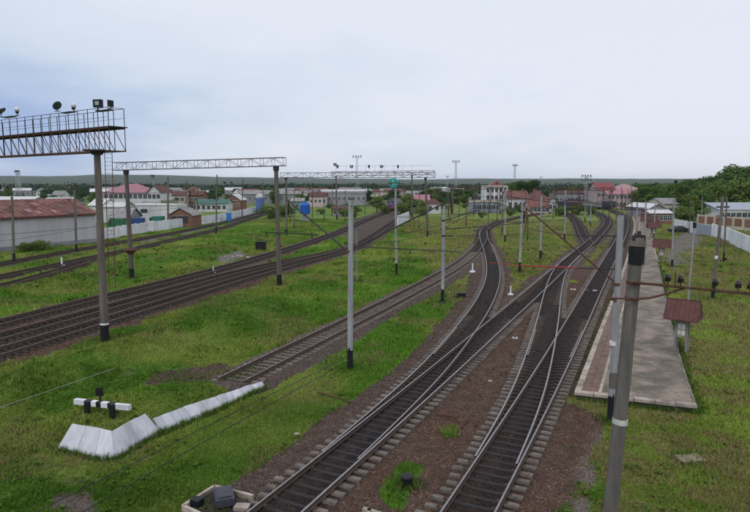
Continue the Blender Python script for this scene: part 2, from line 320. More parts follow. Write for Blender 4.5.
# end-of-siding mound held by the whitewashed slabs
slab_top = [(72, 424, .95), (101, 428.5, .95), (112, 431, .95), (145, 413, .95), (153, 418, .66), (183, 407, .58), (215, 396.5, .48), (245, 386.5, .34), (262, 382, .25)]
MTOP = [G(x, y, h) for x, y, h in slab_top]
MPOLY = np.array([[p.x, p.y] for p in MTOP] + [[G(x, y, .5).x, G(x, y, .5).y] for x, y in ((240, 375), (205, 380), (150, 392), (105, 402), (66, 410))])
SLABL = np.array([[p.x, p.y] for p in MTOP])
def seg_dist(X, Y, pl):
    dm = np.full(X.shape, 1e9)
    for a, b in zip(pl[:-1], pl[1:]):
        ab = b - a; t = np.clip(((X - a[0]) * ab[0] + (Y - a[1]) * ab[1]) / (ab @ ab + 1e-9), 0, 1); dm = np.minimum(dm, np.hypot(X - a[0] - t * ab[0], Y - a[1] - t * ab[1]))
    return dm
def ground_fields(X, Y):
    D, K = near_track(X, Y); tp = TPA[K]
    r = np.hypot(X, Y); nz = fbm(X * .55, Y * .55, 3, 4) - .5
    edge = 1 - sstep(.86, 1.12, D + nz * .7)
    bal = edge; blk = np.exp(-(np.clip(D, 0, 9) * tp[:, 0] / 1.25) ** 4) * tp[:, 1]; red = tp[:, 2] * edge; gry = tp[:, 3] * edge
    for pl, s, v in DIRTW:
        q = sstep(-s, s, in_poly(X, Y, pl) + nz * 2.2 * s)
        bal = np.maximum(bal, q * v[0]); red = red * (1 - q) + q * v[2]; gry = gry * (1 - q) + q * v[3]; blk = np.maximum(blk, q * v[1])
    for c, rr in GRW:
        q = (1 - sstep(.1, 1.1, np.hypot(X - c.x, (Y - c.y) * .6) / rr + nz * 1.2)) * (D > .62)
        bal = bal * (1 - .8 * q)
    mnd = in_poly(X, Y, MPOLY); hh = np.interp(X, [G(90, 430, .9).x, G(150, 416, .8).x, G(262, 382).x], [.93, .75, .2])
    m = sstep(0.0, .55, mnd)
    z = 0.05 * (1 - sstep(.85, 1.2, D)) + 0.02 * bal + (1 - bal) * ((fbm(X * .12, Y * .12, 21, 3) - .5) * .5 * np.clip(r / 30, 0, 1) * sstep(1.2, 3, D) + (fbm(X * .8, Y * .8, 31, 3) - .5) * .14)
    z = z * (1 - m) + (hh + (fbm(X * 1.2, Y * 1.2, 5, 3) - .5) * .08) * m
    sl = seg_dist(X, Y, SLABL); z = np.where((mnd < 0) & (sl < .9), z * .15 - .10, z)
    # grassy bank between the fan of tracks and the siding
    bk = in_poly(X, Y, BANK); z = z + sstep(0, 3.0, bk) * (.25 + .9 * sstep(.3, .75, fbm(X * .28, Y * .28, 41, 3)))
    # spoil bank between the outer tracks and the fan
    bk = in_poly(X, Y, BANK2); z = z + sstep(0, 5.0, bk) * (.3 + .9 * fbm(X * .13, Y * .13, 43, 3))
    # platform footprint: keep the soil below the slab
    pf = in_poly(X, Y, PLATF); z = np.where(pf > -.35, np.minimum(z, 0.0), z)
    far = sstep(500, 900, r); z = z * (1 - far)
    dry = fbm(X * .16, Y * .16, 61, 4) + .26 * sstep(6, 10, X) * (fbm(X * .6, Y * .6, 63, 3) + .2) - .05 * sstep(-10, -16, X) * (Y < 40)
    return bal, blk, red, gry, z, dry, D
BANK = poly_world([(-20, 384), (110, 345), (200, 316), (277, 291), (330, 272), (320, 300), (290, 318), (250, 340), (200, 352), (140, 372), (60, 395), (-20, 410)])
BANK2 = poly_world([(-20, 302), (60, 288), (130, 277), (220, 256), (280, 240), (270, 230), (220, 240), (130, 260), (60, 277), (-20, 294)])
PLL = [(574.5, 391), (600, 326.6), (615, 289.5), (626, 259), (632, 236), (634, 224), (631, 214)]
PLR = [(697, 404.5), (683, 363), (669.5, 313), (658.5, 263), (652, 236), (647.5, 223), (641, 214)]
PZ = .40
def lineW(px, z): return spline(px, z=z, step=1.0, smooth=3)
PLW = lineW(PLL, PZ); PRW = lineW(PLR, PZ)
PLATF = np.vstack([PLW, PRW[::-1]])
# ------------------------------------------------------------------ ground sheet
def ground():
    th = np.concatenate([np.linspace(-40, 40, 470), np.linspace(40, 320, 90)[1:-1]]) * math.pi / 180
    rr = [.5, 4.0, 8.0]; r = 12.0
    while r < 9000: rr.append(r); r *= 1.0095 if r < 260 else (1.03 if r < 1500 else 1.15)
    rr = np.array(rr); RR, TH = np.meshgrid(rr, th, indexing='ij'); X = (RR * np.sin(TH)).ravel(); Y = (RR * np.cos(TH)).ravel()
    bal, blk, red, gry, z, dry, D = ground_fields(X, Y)
    nr, nth = RR.shape; idx = np.arange(nr * nth).reshape(nr, nth)
    a = idx[:-1, :]; b = idx[1:, :]; a2 = np.roll(a, -1, 1); b2 = np.roll(b, -1, 1)
    F = np.stack([a, a2, b2, b], -1).reshape(-1, 4)
    me = bpy.data.meshes.new('ground'); nv = len(X)
    me.vertices.add(nv); me.vertices.foreach_set('co', np.stack([X, Y, z], 1).ravel())
    me.loops.add(F.size); me.loops.foreach_set('vertex_index', F.ravel()[...].astype(np.int32))
    me.polygons.add(len(F)); me.polygons.foreach_set('loop_start', np.arange(0, F.size, 4, dtype=np.int32)); me.polygons.foreach_set('use_smooth', np.ones(len(F), bool))
    me.update(calc_edges=True); me.flip_normals()
    at = me.attributes.new('cover', 'FLOAT_COLOR', 'POINT'); at.data.foreach_set('color', np.stack([bal, blk, red, gry], 1).astype(np.float32).ravel())
    at = me.attributes.new('dry', 'FLOAT', 'POINT'); at.data.foreach_set('value', dry.astype(np.float32))
    o = link('ground', me); tag(o, kind='structure'); return o
gm = bpy.data.materials.new('ground'); gm.use_nodes = True
def ground_mat():
    t = gm.node_tree; b = t.nodes['Principled BSDF']; n = t.nodes.new; l = t.links.new
    geo = n('ShaderNodeNewGeometry')
    def noise(s, d=4, rgh=.6):
        k = n('ShaderNodeTexNoise'); k.inputs['Scale'].default_value = s; k.inputs['Detail'].default_value = d; k.inputs['Roughness'].default_value = rgh; l(geo.outputs['Position'], k.inputs['Vector']); return k.outputs['Fac']
    def ramp(src, *st):
        k = n('ShaderNodeValToRGB'); l(src, k.inputs[0]); e = k.color_ramp.elements
        e[0].position, e[0].color = st[0][0], (*st[0][1], 1); e[1].position, e[1].color = st[-1][0], (*st[-1][1], 1)
        for p, c in st[1:-1]: q = e.new(p); q.color = (*c, 1)
        return k.outputs[0]
    def mix(f, a, c2, typ='MIX'):
        k = n('ShaderNodeMix'); k.data_type = 'RGBA'; k.blend_type = typ
        if isinstance(f, float): k.inputs[0].default_value = f
        else: l(f, k.inputs[0])
        for i, v in ((6, a), (7, c2)):
            if isinstance(v, tuple): k.inputs[i].default_value = (*v, 1)
            else: l(v, k.inputs[i])
        return k.outputs[2]
    def math_(op, a, b_, cl=False):
        k = n('ShaderNodeMath'); k.operation = op; k.use_clamp = cl
        for i, v in enumerate((a, b_)):
            if isinstance(v, float): k.inputs[i].default_value = v
            else: l(v, k.inputs[i])
        return k.outputs[0]
    at = n('ShaderNodeAttribute'); at.attribute_name = 'cover'; sp = n('ShaderNodeSeparateColor'); l(at.outputs['Color'], sp.inputs[0])
    dr = n('ShaderNodeAttribute'); dr.attribute_name = 'dry'
    fine = noise(9, 5, .75); mid = noise(1.3, 5); big = noise(.22, 4); veryf = noise(26, 3, .8)
    grass = ramp(fine, (.25, (.038, .085, .009)), (.5, (.088, .175, .020)), (.75, (.16, .25, .04)))
    grass2 = ramp(fine, (.25, (.075, .110, .016)), (.5, (.155, .205, .036)), (.8, (.27, .27, .085)))
    grass = mix(ramp(math_('ADD', dr.outputs['Fac'], math_('MULTIPLY', math_('SUBTRACT', mid, .5), .5)), (.42, (0, 0, 0)), (.68, (1, 1, 1))), grass, grass2)
    soilb = ramp(mid, (.58, (0, 0, 0)), (.74, (.8, .8, .8)))
    grass = mix(math_('MULTIPLY', soilb, .7), grass, (.075, .056, .036))
    v = n('ShaderNodeTexVoronoi'); v.inputs['Scale'].default_value = 16; l(geo.outputs['Position'], v.inputs['Vector'])
    vs = n('ShaderNodeSeparateColor'); l(v.outputs['Color'], vs.inputs[0])
    stone = ramp(vs.outputs[0], (0., (.032, .023, .018)), (.6, (.10, .072, .055)), (.92, (.17, .135, .11)), (1., (.30, .26, .24)))
    stred = ramp(vs.outputs[1], (0., (.034, .017, .011)), (.6, (.100, .052, .034)), (.92, (.16, .095, .068)), (1., (.27, .21, .17)))
    stgry = ramp(vs.outputs[2], (0., (.09, .085, .08)), (.6, (.20, .185, .17)), (1., (.34, .32, .30)))
    st = mix(math_('MULTIPLY', sp.outputs[2], ramp(big, (.35, (.45, .45, .45)), (.62, (1, 1, 1))), True), stone, stred)
    st = mix(math_('MULTIPLY', ramp(mid, (.38, (0, 0, 0)), (.62, (1, 1, 1))), .6), st, (.050, .030, .021))
    st = mix(at.outputs['Alpha'], st, stgry)
    st = mix(math_('MULTIPLY', sp.outputs[1], ramp(fine, (.3, (1, 1, 1)), (.75, (.72, .72, .72)))), st, (.0135, .012, .0135))
    be = math_('ADD', sp.outputs[0], math_('MULTIPLY', math_('SUBTRACT', fine, .5), .9))
    bf = ramp(be, (.42, (0, 0, 0)), (.58, (1, 1, 1)))
    colr = mix(bf, grass, st)
    # land far off: fields, scrub and wood in patches
    ln = n('ShaderNodeVectorMath'); ln.operation = 'LENGTH'; l(geo.outputs['Position'], ln.inputs[0])
    farf = n('ShaderNodeMapRange'); l(ln.outputs['Value'], farf.inputs[0]); farf.inputs[1].default_value = 230; farf.inputs[2].default_value = 700
    fp = noise(.012, 5, .7); farc = ramp(fp, (.35, (.03, .055, .025)), (.5, (.055, .075, .035)), (.62, (.12, .12, .07)), (.7, (.05, .08, .03)))
    colr = mix(farf.outputs[0], colr, farc)
    l(colr, b.inputs['Base Color']); b.inputs['Roughness'].default_value = .92; b.inputs['Specular IOR Level'].default_value = .2
    hgt = mix(bf, veryf, v.outputs['Distance'])
    bu = n('ShaderNodeBump'); bu.inputs['Strength'].default_value = .9; bu.inputs['Distance'].default_value = .05; l(hgt, bu.inputs['Height']); l(bu.outputs[0], b.inputs['Normal'])
ground_mat(); go = ground(); go.data.materials.append(gm)
def gz(x, y):
    return float(ground_fields(np.array([x], float), np.array([y], float))[4][0])
# ------------------------------------------------------------------ hills on the horizon and far wood
def hills():
    vs = []; fs = []; th = np.linspace(-180, 180, 400)
    prof = [(2200, -2), (2800, 10), (3400, 26), (4200, 50), (5200, 72), (6500, 50)]
    for a in th:
        s = vn(np.array([a * .045 + 9]), np.array([0.]), 5)[0] * .55 + vn(np.array([a * .21]), np.array([3.]), 6)[0] * .18 + .52
        k = s * (1.0 - .38 * sstep(-8., 25., a) if -100 < a < 100 else s)
        for r, h in prof: vs.append((r * math.sin(R(a)), r * math.cos(R(a)), h * k + (vn(np.array([a * 1.7]), np.array([r * .01]), 8)[0] - .5) * 5))
    n = len(prof)
    for i in range(len(th) - 1):
        for j in range(n - 1): fs.append((i * n + j, i * n + j + 1, (i + 1) * n + j + 1, (i + 1) * n + j))
    m = MB(); m.add(vs, fs); hm = mat('hill_forest', (.018, .046, .022), .95, .5, .008, col2=(.05, .095, .032), detail=12)
    o = link('hills', m.mesh('hills', hm, True)); tag(o, kind='structure')
hills()
# ------------------------------------------------------------------ leaves
def leaves_mesh(name, cen, rad, n, size, m, seed=0, hollow=.35, aspect=1.0, nrm_up=.3):
    """many small leaf-clump faces spread through a set of ellipsoids (cen Nx3, rad Nx3)"""
    g = np.random.default_rng(seed); cen = np.array(cen, float); rad = np.array(rad, float)
    w_ = (rad[:, 0] * rad[:, 1] * rad[:, 2]) ** .75; k = g.choice(len(cen), n, p=w_ / w_.sum())
    d = g.normal(size=(n, 3)); d /= np.linalg.norm(d, axis=1)[:, None]; q = hollow + (1 - hollow) * g.random(n) ** .5
    p = cen[k] + d * rad[k] * q[:, None] * (1 + .12 * g.normal(size=(n, 1)))
    nn = d + g.normal(size=(n, 3)) * .7 + [0, 0, nrm_up]; nn /= np.linalg.norm(nn, axis=1)[:, None]
    a = np.cross(nn, g.normal(size=(n, 3))); a /= np.linalg.norm(a, axis=1)[:, None]; b = np.cross(nn, a)
    s = size * (.55 + .9 * g.random((n, 1)))
    V = np.stack([p - a * s, p - b * s * .55 * aspect, p + a * s, p + b * s * .6 * aspect], 1).reshape(-1, 3)
    me = bpy.data.meshes.new(name); me.vertices.add(len(V)); me.vertices.foreach_set('co', V.ravel()); me.loops.add(4 * n); me.loops.foreach_set('vertex_index', np.arange(4 * n, dtype=np.int32))
    me.polygons.add(n); me.polygons.foreach_set('loop_start', np.arange(0, 4 * n, 4, dtype=np.int32)); me.update(calc_edges=True); me.materials.append(m); return me
def crown_blobs(h, r, seed, n=14, low=.25):
    g = random.Random(seed); c = [(0, 0, h * .62)]; rr = [(r * .62, r * .62, h * .30)]
    for i in range(n):
        a = g.uniform(0, 6.28); z = g.uniform(low, .93); q = r * g.uniform(.35, .8) * math.sin(math.pi * min(1, max(.12, (1.02 - z) * 1.15))) ** .6
        c.append((q * math.cos(a), q * math.sin(a), h * z)); s = r * g.uniform(.22, .42); rr.append((s, s, s * g.uniform(.6, .95)))
    return c, rr
TREES = {}
def tree_proto(kind, seed, h, r, n, size, m, low=.25):
    c, rr = crown_blobs(h, r, seed, low=low)
    cm = leaves_mesh('crown', c, rr, n, size, m, seed)
    t = MB(); t.cyl((0, 0, -.5), (0, 0, h * .55), r * .075, r * .04, 7)
    g = random.Random(seed)
    for i in range(6):
        z = h * g.uniform(.2, .45); q = c[1 + i]; t.cyl((0, 0, z), (q[0], q[1], q[2]), r * .035, r * .012, 5)
    TREES[kind] = (cm, t.mesh('trunk', bark), h, r)
tree_proto('big', 3, 14, 6.0, 6500, .30, leaf_a); tree_proto('dark', 5, 15, 5.5, 6500, .30, leaf_b); tree_proto('fresh', 9, 10, 4.5, 4500, .26, leaf_c)
tree_proto('far', 12, 9, 4.0, 900, .55, leaf_b, .15); tree_proto('farm', 14, 8, 4.0, 900, .55, leaf_a, .15); tree_proto('bush', 17, 3.2, 2.4, 2200, .14, leaf_c, .12); tree_proto('conifer', 21, 14, 2.6, 2600, .26, leaf_b, .1)
def tree(kind, x, y, h, label, cat='tree', group=None, name=None, wide=1.0, rz=None):
    cm, tm, h0, r0 = TREES[kind]; s = h / h0
    o = thing(name or ('shrub' if cat == 'shrub' else 'tree'), label, cat, (x, y, 0), rnd.uniform(0, 6.28) if rz is None else rz, group); o.scale = (s * wide, s * wide, s)
    link('crown', cm, o); link('trunk', tm, o); return o
def tree_px(kind, px, ytop, Y, label, **k):
    p = P(px, ytop, Y); return tree(kind, p.x, p.y, max(1.0, p.z), label, **k)
# ------------------------------------------------------------------ tracks
def rail_mesh(o, off, z0, lower=0.0, i0=0, i1=None, check=False):
    nn = normals(o); p = (o + nn * off)[i0:i1]; n_ = nn[i0:i1]
    prof = [(-.065, 0), (-.065, .014), (-.012, .03), (-.012, .135), (-.036, .15), (-.036, .178 - lower), (.036, .178 - lower), (.036, .15), (.012, .135), (.012, .03), (.065, .014), (.065, 0)]
    m = MB(); vs = []; k = len(prof)
    for q, a in zip(p, n_):
        for x, z in prof: vs.append((q[0] + a[0] * x, q[1] + a[1] * x, z0 + z))
    fs = []; mi = []
    for i in range(len(p) - 1):
        for j in range(k - 1):
            fs.append((i * k + j, i * k + j + 1, (i + 1) * k + j + 1, (i + 1) * k + j)); mi.append(0 if j == 5 else 1)
    m.v = vs; m.f = fs; m.m = mi; return m
def sleeper_mesh(length, mats, wood=False):
    """precast sleeper: trapezoid ends with seats, lower middle, two baseplates with clips"""
    m = MB(); hl = length / 2
    xs = [(-hl, .105, .0), (-hl + .02, .125, .012), (-.98, .13, .015), (-.45, .09, -.03), (.45, .09, -.03), (.98, .13, .015), (hl - .02, .125, .012), (hl, .105, .0)] if not wood else [(-hl, .12, 0), (-hl * .4, .125, .004), (hl * .4, .12, .002), (hl, .122, 0)]
    vs = []; fs = []
    for x, hw, dz in xs: vs += [(x, -hw - .02, -.14), (x, -hw + .02, .0 + dz), (x, hw - .02, .0 + dz), (x, hw + .02, -.14)]
    for i in range(len(xs) - 1):
        for j in range(3): fs.append((i * 4 + j, i * 4 + j + 1, (i + 1) * 4 + j + 1, (i + 1) * 4 + j))
    fs += [(3, 2, 1, 0), tuple(len(vs) - 4 + q for q in range(4))]
    m.add(vs, fs)
    for s in (-1, 1):
        m.box((s * .795, 0, .02), (.36, .17, .012), mi=1)
        for q in (-1, 1): m.box((s * .795 + q * .12, 0, .04), (.06, .06, .04), mi=1)
    return m.mesh('sleeper', mats)
SL = {'r': sleeper_mesh(2.7, [sleeper_clean, railside]), 'c': sleeper_mesh(2.7, [sleeper_m, railside]), 'd': sleeper_mesh(2.7, [sleeper_dark, railside]), 'w': sleeper_mesh(2.7, [woodsl, railside], True)}
SLT = .15
def sleepers_at(o, spacing): 
    s = resample(o, spacing); d = np.gradient(s, axis=0); return s, np.arctan2(d[:, 1], d[:, 0]) - math.pi / 2
def track(key, label, kind='c', top=None, primary=None, lower=0.0, branch=(), spacing=.6, split=None, name='railway_track'):
    o = T[key]; root = thing(name, label, 'railway track', (float(o[0, 0]), float(o[0, 1]), 0)); top = top or railtop
    i0, i1 = 0, len(o)
    if primary is not None:      # begin / stop where the blades leave the stock rails
        dd = np.array([nearest(q, T[primary])[1] for q in o]); idx = np.where(dd > .10)[0]; i0 = int(idx[0]); i1 = int(idx[-1]) + 1
    if primary is not None and i1 - i0 < len(o) * .5: i1 = len(o)
    for s in (-1, 1): part('rail', rail_mesh(o, s * .795, SLT + .026, lower, i0, i1), [top, railside], root)
    sl, an = sleepers_at(o, spacing); dist = np.hypot(sl[:, 0], sl[:, 1]); order = np.argsort(dist); cnt = 0
    rest = MB(); base = Vector(root.location)
    others = [T[k] for k in track.done]
    for i in order:
        q = sl[i]
        if dist[i] > 330 or q[1] < 6 or abs(q[0]) > q[1] * .85 + 8: continue
        if any(nearest(q, T_)[1] < 2.35 for T_ in others): continue
        ln = 1.0; sh = 0.0
        for b in branch:
            j, dq = nearest(q, T[b])
            if .05 < dq < 2.35:
                v_ = T[b][j] - q; sgn = 1 if (v_[0] * math.cos(an[i]) + v_[1] * math.sin(an[i])) > 0 else -1
                ln = (2.7 + dq) / 2.7; sh = sgn * dq / 2
        k2 = kind
        c = Vector((q[0] + sh * math.cos(an[i]), q[1] + sh * math.sin(an[i]), SLT - rnd.random() * .025))
        a = an[i] + rnd.gauss(0, .008)
        if cnt < 300 and dist[i] < 110:
            s_ = link('sleeper', SL[k2], root, c - base, a); s_.scale = (ln, 1, 1); cnt += 1
        else:
            rest.box((c.x, c.y, c.z - .06), (2.7 * ln, .22, .12), a)
    if rest.v: part('sleeper', rest, sleeper_dark, root, kind='stuff')
    track.done.append(key); return root
track.done = []
track('E', 'main track of oily sleepers running diagonally from bottom left to far right', 'c', branch=('D', 'F'))
track('G', 'main track with bright rails running beside the platform', 'c', branch=('F',))
track('D', 'track curving left from the main line up the grass, bending in an S', 'c', primary='E', lower=.003, branch=('C',))
track('F', 'crossover track linking the platform line with the diagonal main track', 'c', primary='G', lower=.005)
track('C', 'rusty siding track ending at the striped buffer stop by the white slabs', 'r', top=railold, primary='D', lower=.004)
track('H', 'short branch track leaving the diagonal main line left in the distance', 'd', top=railold, primary='E', lower=.004)
track('B3', 'nearest of the tracks fanning out behind the tall lighting gantry column', 'd', top=railold)
track('B2', 'middle track of the fan left, between two others in rusty ballast', 'd', top=railold, primary='B3', lower=.004)
track('B1', 'furthest track of the fan left, running to the purple locomotive', 'd', top=railold)
track('A1', 'outer track along the foot of the long white panel wall', 'd', top=railold)
track('A2', 'overgrown track just this side of the one along the white wall', 'd', top=railold, lower=.003)
track('A3', 'disused rails almost lost in grass left of the yard', 'w', top=railside, primary='A2', lower=.004)
# check rails beside the crossings, kept as parts of small frames
def check_rail(key, side, px_a, px_b, parent_label):
    o = T[key]; a = nearest(np.array(G(*px_a, RZ))[:2], o)[0]; b = nearest(np.array(G(*px_b, RZ))[:2], o)[0]; a, b = min(a, b), max(a, b) + 1
    m = rail_mesh(o, side * (.795 - .11), SLT + .026, .002, a, b)
    ob = link('check_rail', m.mesh('check_rail', [railold, railside])); tag(ob, parent_label, 'check rail')
check_rail('D', -1, (470, 328), (447, 356), 'short check rail inside the outer rail of the curved track beside its crossing')
check_rail('G', 1, (573, 330), (558, 356), 'short check rail by the platform-side rail at the crossing')
check_rail('F', -1, (548, 330), (540, 356), 'short check rail inside the crossover track opposite the platform-line crossing')
# ------------------------------------------------------------------ platform
def pave_mat():
    m = bpy.data.materials.new('paving'); m.use_nodes = True; t = m.node_tree; b = t.nodes['Principled BSDF']; n = t.nodes.new; l = t.links.new
    g = n('ShaderNodeNewGeometry'); mp = n('ShaderNodeMapping'); mp.inputs['Rotation'].default_value = (0, 0, R(24)); l(g.outputs['Position'], mp.inputs[0])
    br = n('ShaderNodeTexBrick'); l(mp.outputs[0], br.inputs['Vector']); br.inputs['Scale'].default_value = 1.0; br.inputs['Brick Width'].default_value = .21; br.inputs['Row Height'].default_value = .11; br.inputs['Mortar Size'].default_value = .018
    br.inputs['Color1'].default_value = (.37, .30, .25, 1); br.inputs['Color2'].default_value = (.25, .20, .17, 1); br.inputs['Mortar'].default_value = (.12, .105, .075, 1)
    no = n('ShaderNodeTexNoise'); no.inputs['Scale'].default_value = .9; no.inputs['Detail'].default_value = 8; l(g.outputs['Position'], no.inputs['Vector'])
    r = n('ShaderNodeValToRGB'); l(no.outputs['Fac'], r.inputs[0]); r.color_ramp.elements[0].position = .38; r.color_ramp.elements[0].color = (.48, .50, .44, 1); r.color_ramp.elements[1].position = .65; r.color_ramp.elements[1].color = (1.15, 1.12, 1.12, 1)
    mx = n('ShaderNodeMix'); mx.data_type = 'RGBA'; mx.blend_type = 'MULTIPLY'; mx.inputs[0].default_value = 1; l(br.outputs[0], mx.inputs[6]); l(r.outputs[0], mx.inputs[7]); l(mx.outputs[2], b.inputs['Base Color'])
    b.inputs['Roughness'].default_value = .85
    bu = n('ShaderNodeBump'); bu.inputs['Strength'].default_value = .6; bu.inputs['Distance'].default_value = .02; l(br.outputs['Fac'], bu.inputs['Height']); bu.invert = True; l(bu.outputs[0], b.inputs['Normal']); return m
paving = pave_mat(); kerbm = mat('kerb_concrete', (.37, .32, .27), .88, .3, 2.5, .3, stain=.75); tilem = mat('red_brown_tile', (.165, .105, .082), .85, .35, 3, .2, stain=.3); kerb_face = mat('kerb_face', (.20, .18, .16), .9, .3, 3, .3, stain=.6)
def platform():
    root = tag(bpy.data.objects.new('platform', None), None, None, None, 'structure'); C.objects.link(root); root.location = G(632, 396, 0)
    n = 120
    def rs(o): s = np.concatenate([[0], np.cumsum(np.linalg.norm(np.diff(o, axis=0), axis=1))]); t = np.linspace(0, s[-1], n); return np.stack([np.interp(t, s, o[:, i]) for i in (0, 1)], 1)
    l_, r_ = rs(PLW), rs(PRW); nn = normals(l_)
    e0 = l_; e1 = l_ + nn * .30; e2 = l_ + nn * 1.12; e3 = l_ + nn * 1.27; e4 = r_ - normals(r_) * .16
    def strip(a, b, za, zb): 
        m = MB(); vs = []
        for p, q in zip(a, b): vs += [(p[0], p[1], za), (q[0], q[1], zb)]
        m.add(vs, [(2 * i, 2 * i + 1, 2 * i + 3, 2 * i + 2) for i in range(n - 1)]); return m
    top = strip(e3, e4, PZ, PZ); part('paving', top, paving, root)
    part('tile_bed', strip(e1, e2, PZ - .02, PZ - .02), mat('grout', (.09, .075, .06)), root)
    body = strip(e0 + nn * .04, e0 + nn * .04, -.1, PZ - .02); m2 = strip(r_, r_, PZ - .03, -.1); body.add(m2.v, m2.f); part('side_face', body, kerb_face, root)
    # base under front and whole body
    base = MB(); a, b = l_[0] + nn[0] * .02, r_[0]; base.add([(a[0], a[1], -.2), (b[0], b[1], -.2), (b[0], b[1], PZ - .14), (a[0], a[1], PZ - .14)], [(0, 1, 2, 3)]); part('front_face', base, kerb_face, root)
    # edge slabs and tiles, piece by piece
    unit = MB().box((0, 0, 0), (1, 1, .14)).mesh('edge_slab', kerbm); tile = MB().box((0, 0, 0), (1, 1, .05)).mesh('tile', tilem)
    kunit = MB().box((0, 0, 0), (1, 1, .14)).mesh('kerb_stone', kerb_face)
    seg = resample(PLW, .98); sn = normals(seg); b0 = Vector(root.location); rest = MB(); rt = MB(); k = 0
    for i in range(len(seg) - 1):
        c = (seg[i] + seg[i + 1]) / 2; a = math.atan2(*(seg[i + 1] - seg[i])[::-1]) - math.pi / 2; nr = sn[i]; d = np.linalg.norm(seg[i + 1] - seg[i])
        for off, wd, dz in ((.15, .30, 0), (1.195, .15, .003)):
            p = Vector((c[0] + nr[0] * off, c[1] + nr[1] * off, PZ - .07 + dz + rnd.uniform(-.006, .006)))
            if i < 90: s = link('edge_slab' if off < 1 else 'kerb_stone', unit, root, p - b0, a + rnd.gauss(0, .004)); s.scale = (wd, d - .02, 1)
            else: rest.box(p, (wd, d - .02, .14), a)
        for r in range(2):
            for q in range(2):
                off = .30 + .205 + .41 * r; cc = seg[i] + (seg[i + 1] - seg[i]) * (.25 + .5 * q)
                p = Vector((cc[0] + nr[0] * off, cc[1] + nr[1] * off, PZ - .022 + rnd.uniform(-.006, .006)))
                if k < 300: s = link('tile', tile, root, p - b0, a + rnd.gauss(0, .01)); s.scale = (.395, d / 2 - .015, 1); k += 1
                else: rt.box(p, (.395, d / 2 - .015, .05), a)
    if rest.v: part('edge_slab', rest, kerbm, root, kind='stuff')
    if rt.v: part('tile', rt, tilem, root, kind='stuff')
    # front slabs across the near end and kerb along the right side
    A, B = np.array(l_[0]), np.array(r_[0]); nf = 6; dd = B - A; Ln = np.linalg.norm(dd); an = math.atan2(dd[1], dd[0])
    for i in range(nf):
        c = A + dd * ((i + .5) / nf); s = link('front_slab', unit, root, Vector((c[0], c[1], PZ - .064 + rnd.uniform(-.01, .012))) - b0, an + rnd.gauss(0, .012)); s.scale = (Ln / nf - .03, .42, 1)
    seg = resample(PRW, 1.0); sn = normals(seg); rest = MB()
    for i in range(len(seg) - 1):
        c = (seg[i] + seg[i + 1]) / 2 - sn[i] * .08; a = math.atan2(*(seg[i + 1] - seg[i])[::-1]) - math.pi / 2; p = Vector((c[0], c[1], PZ - .068))
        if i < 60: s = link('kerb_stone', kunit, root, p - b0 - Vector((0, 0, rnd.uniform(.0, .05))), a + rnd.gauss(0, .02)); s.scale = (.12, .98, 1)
        else: rest.box(p, (.14, .98, .14), a)
    part('kerb_stone', rest, kerbm, root, kind='stuff')
platform()
# ------------------------------------------------------------------ whitewashed retaining slabs
def slabs():
    root = thing('retaining_wall', 'low whitewashed concrete slabs leaning against the grassy mound at the siding end', 'retaining wall', G(111, 458, 0))
    bots = [(57, 449, 0), (95, 457.5, 0), (115, 459, 0), (161, 431, 0), (162, 432, 0), (193, 419.5, 0), (224, 406, 0), (250, 394, 0), (266, 387, 0)]
    tops = slab_top; cnt = [2, 1, 4, 0, 4, 4, 4, 3]
    for i, c in enumerate(cnt):
        if c == 0: continue
        t0, t1 = G(*tops[i]), G(*tops[i + 1])
        b0, b1 = G(bots[i][0], bots[i][1], -.02), G(bots[i + 1][0], bots[i + 1][1], -.02); b0 = b0 + (b0 - t0) * .15; b1 = b1 + (b1 - t1) * .15
        for k in range(c):
            a, b = (k + .012) / c, (k + .988) / c; j = rnd.uniform(-.035, .035); j2 = rnd.uniform(-.03, .03)
            q = [b0.lerp(b1, a), b0.lerp(b1, b), t0.lerp(t1, b) + Vector((0, 0, j)), t0.lerp(t1, a) + Vector((0, 0, j + j2 * .5))]
            nrm = (q[1] - q[0]).cross(q[3] - q[0]).normalized(); th = .10
            if nrm.y > 0: nrm = -nrm
            sh = nrm * rnd.uniform(0, .035); m = MB(); f = [p + sh for p in q]; bk = [p + sh - nrm * th for p in q]
            m.add(f + bk, [(0, 1, 2, 3), (7, 6, 5, 4), (0, 4, 5, 1), (1, 5, 6, 2), (2, 6, 7, 3), (3, 7, 4, 0)])
            part('slab', m, slabw, root)
slabs()
# ------------------------------------------------------------------ buffer stop
def buffer_stop():
    a, b = P(75, 401, G(88, 413, .9).y), P(130, 407.5, G(114, 419, .9).y); root = thing('buffer_stop', 'buffer stop with black and white striped beam on two black posts', 'buffer stop', G(101, 416, .9))
    d = (b - a); cols = [whitep, blackp, whitep, blackp, whitep, blackp, whitep]; cuts = [0, .2, .32, .41, .5, .62, .74, 1.0]; an = math.atan2(d.y, d.x)
    for i in range(7):
        if cuts[i + 1] - cuts[i] < .02: continue
        p = a + d * ((cuts[i] + cuts[i + 1]) / 2); part('stripe', MB().box(p, (d.length * (cuts[i + 1] - cuts[i]) - .003, .20, .22), an), cols[i], root)
    for x, y in ((89, 414), (114, 420)):
        g = G(x, y, .9); t = a + d * ((x - 75) / 55); m = MB(); m.box((t.x, t.y - .16, (t.z + .12 + .6) / 2), (.22, .12, t.z + .12 - .6), an); m.bar((t.x, t.y + .2, t.z), (t.x + .1, t.y + 1.3, .85), .09); part('post', m, blackp, root)
    s = G(100, 409, .9); r2 = thing('marker_board', 'small square black board on a post behind the striped buffer beam', 'sign', s)
    c = P(100, 391.5, s.y + .4); part('post', MB().cyl((c.x, c.y, .7), (c.x, c.y, c.z + .1), .04), blackp, r2); part('board', MB().box((c.x, c.y - .06, c.z), (.34, .03, .38)), blackp, r2)
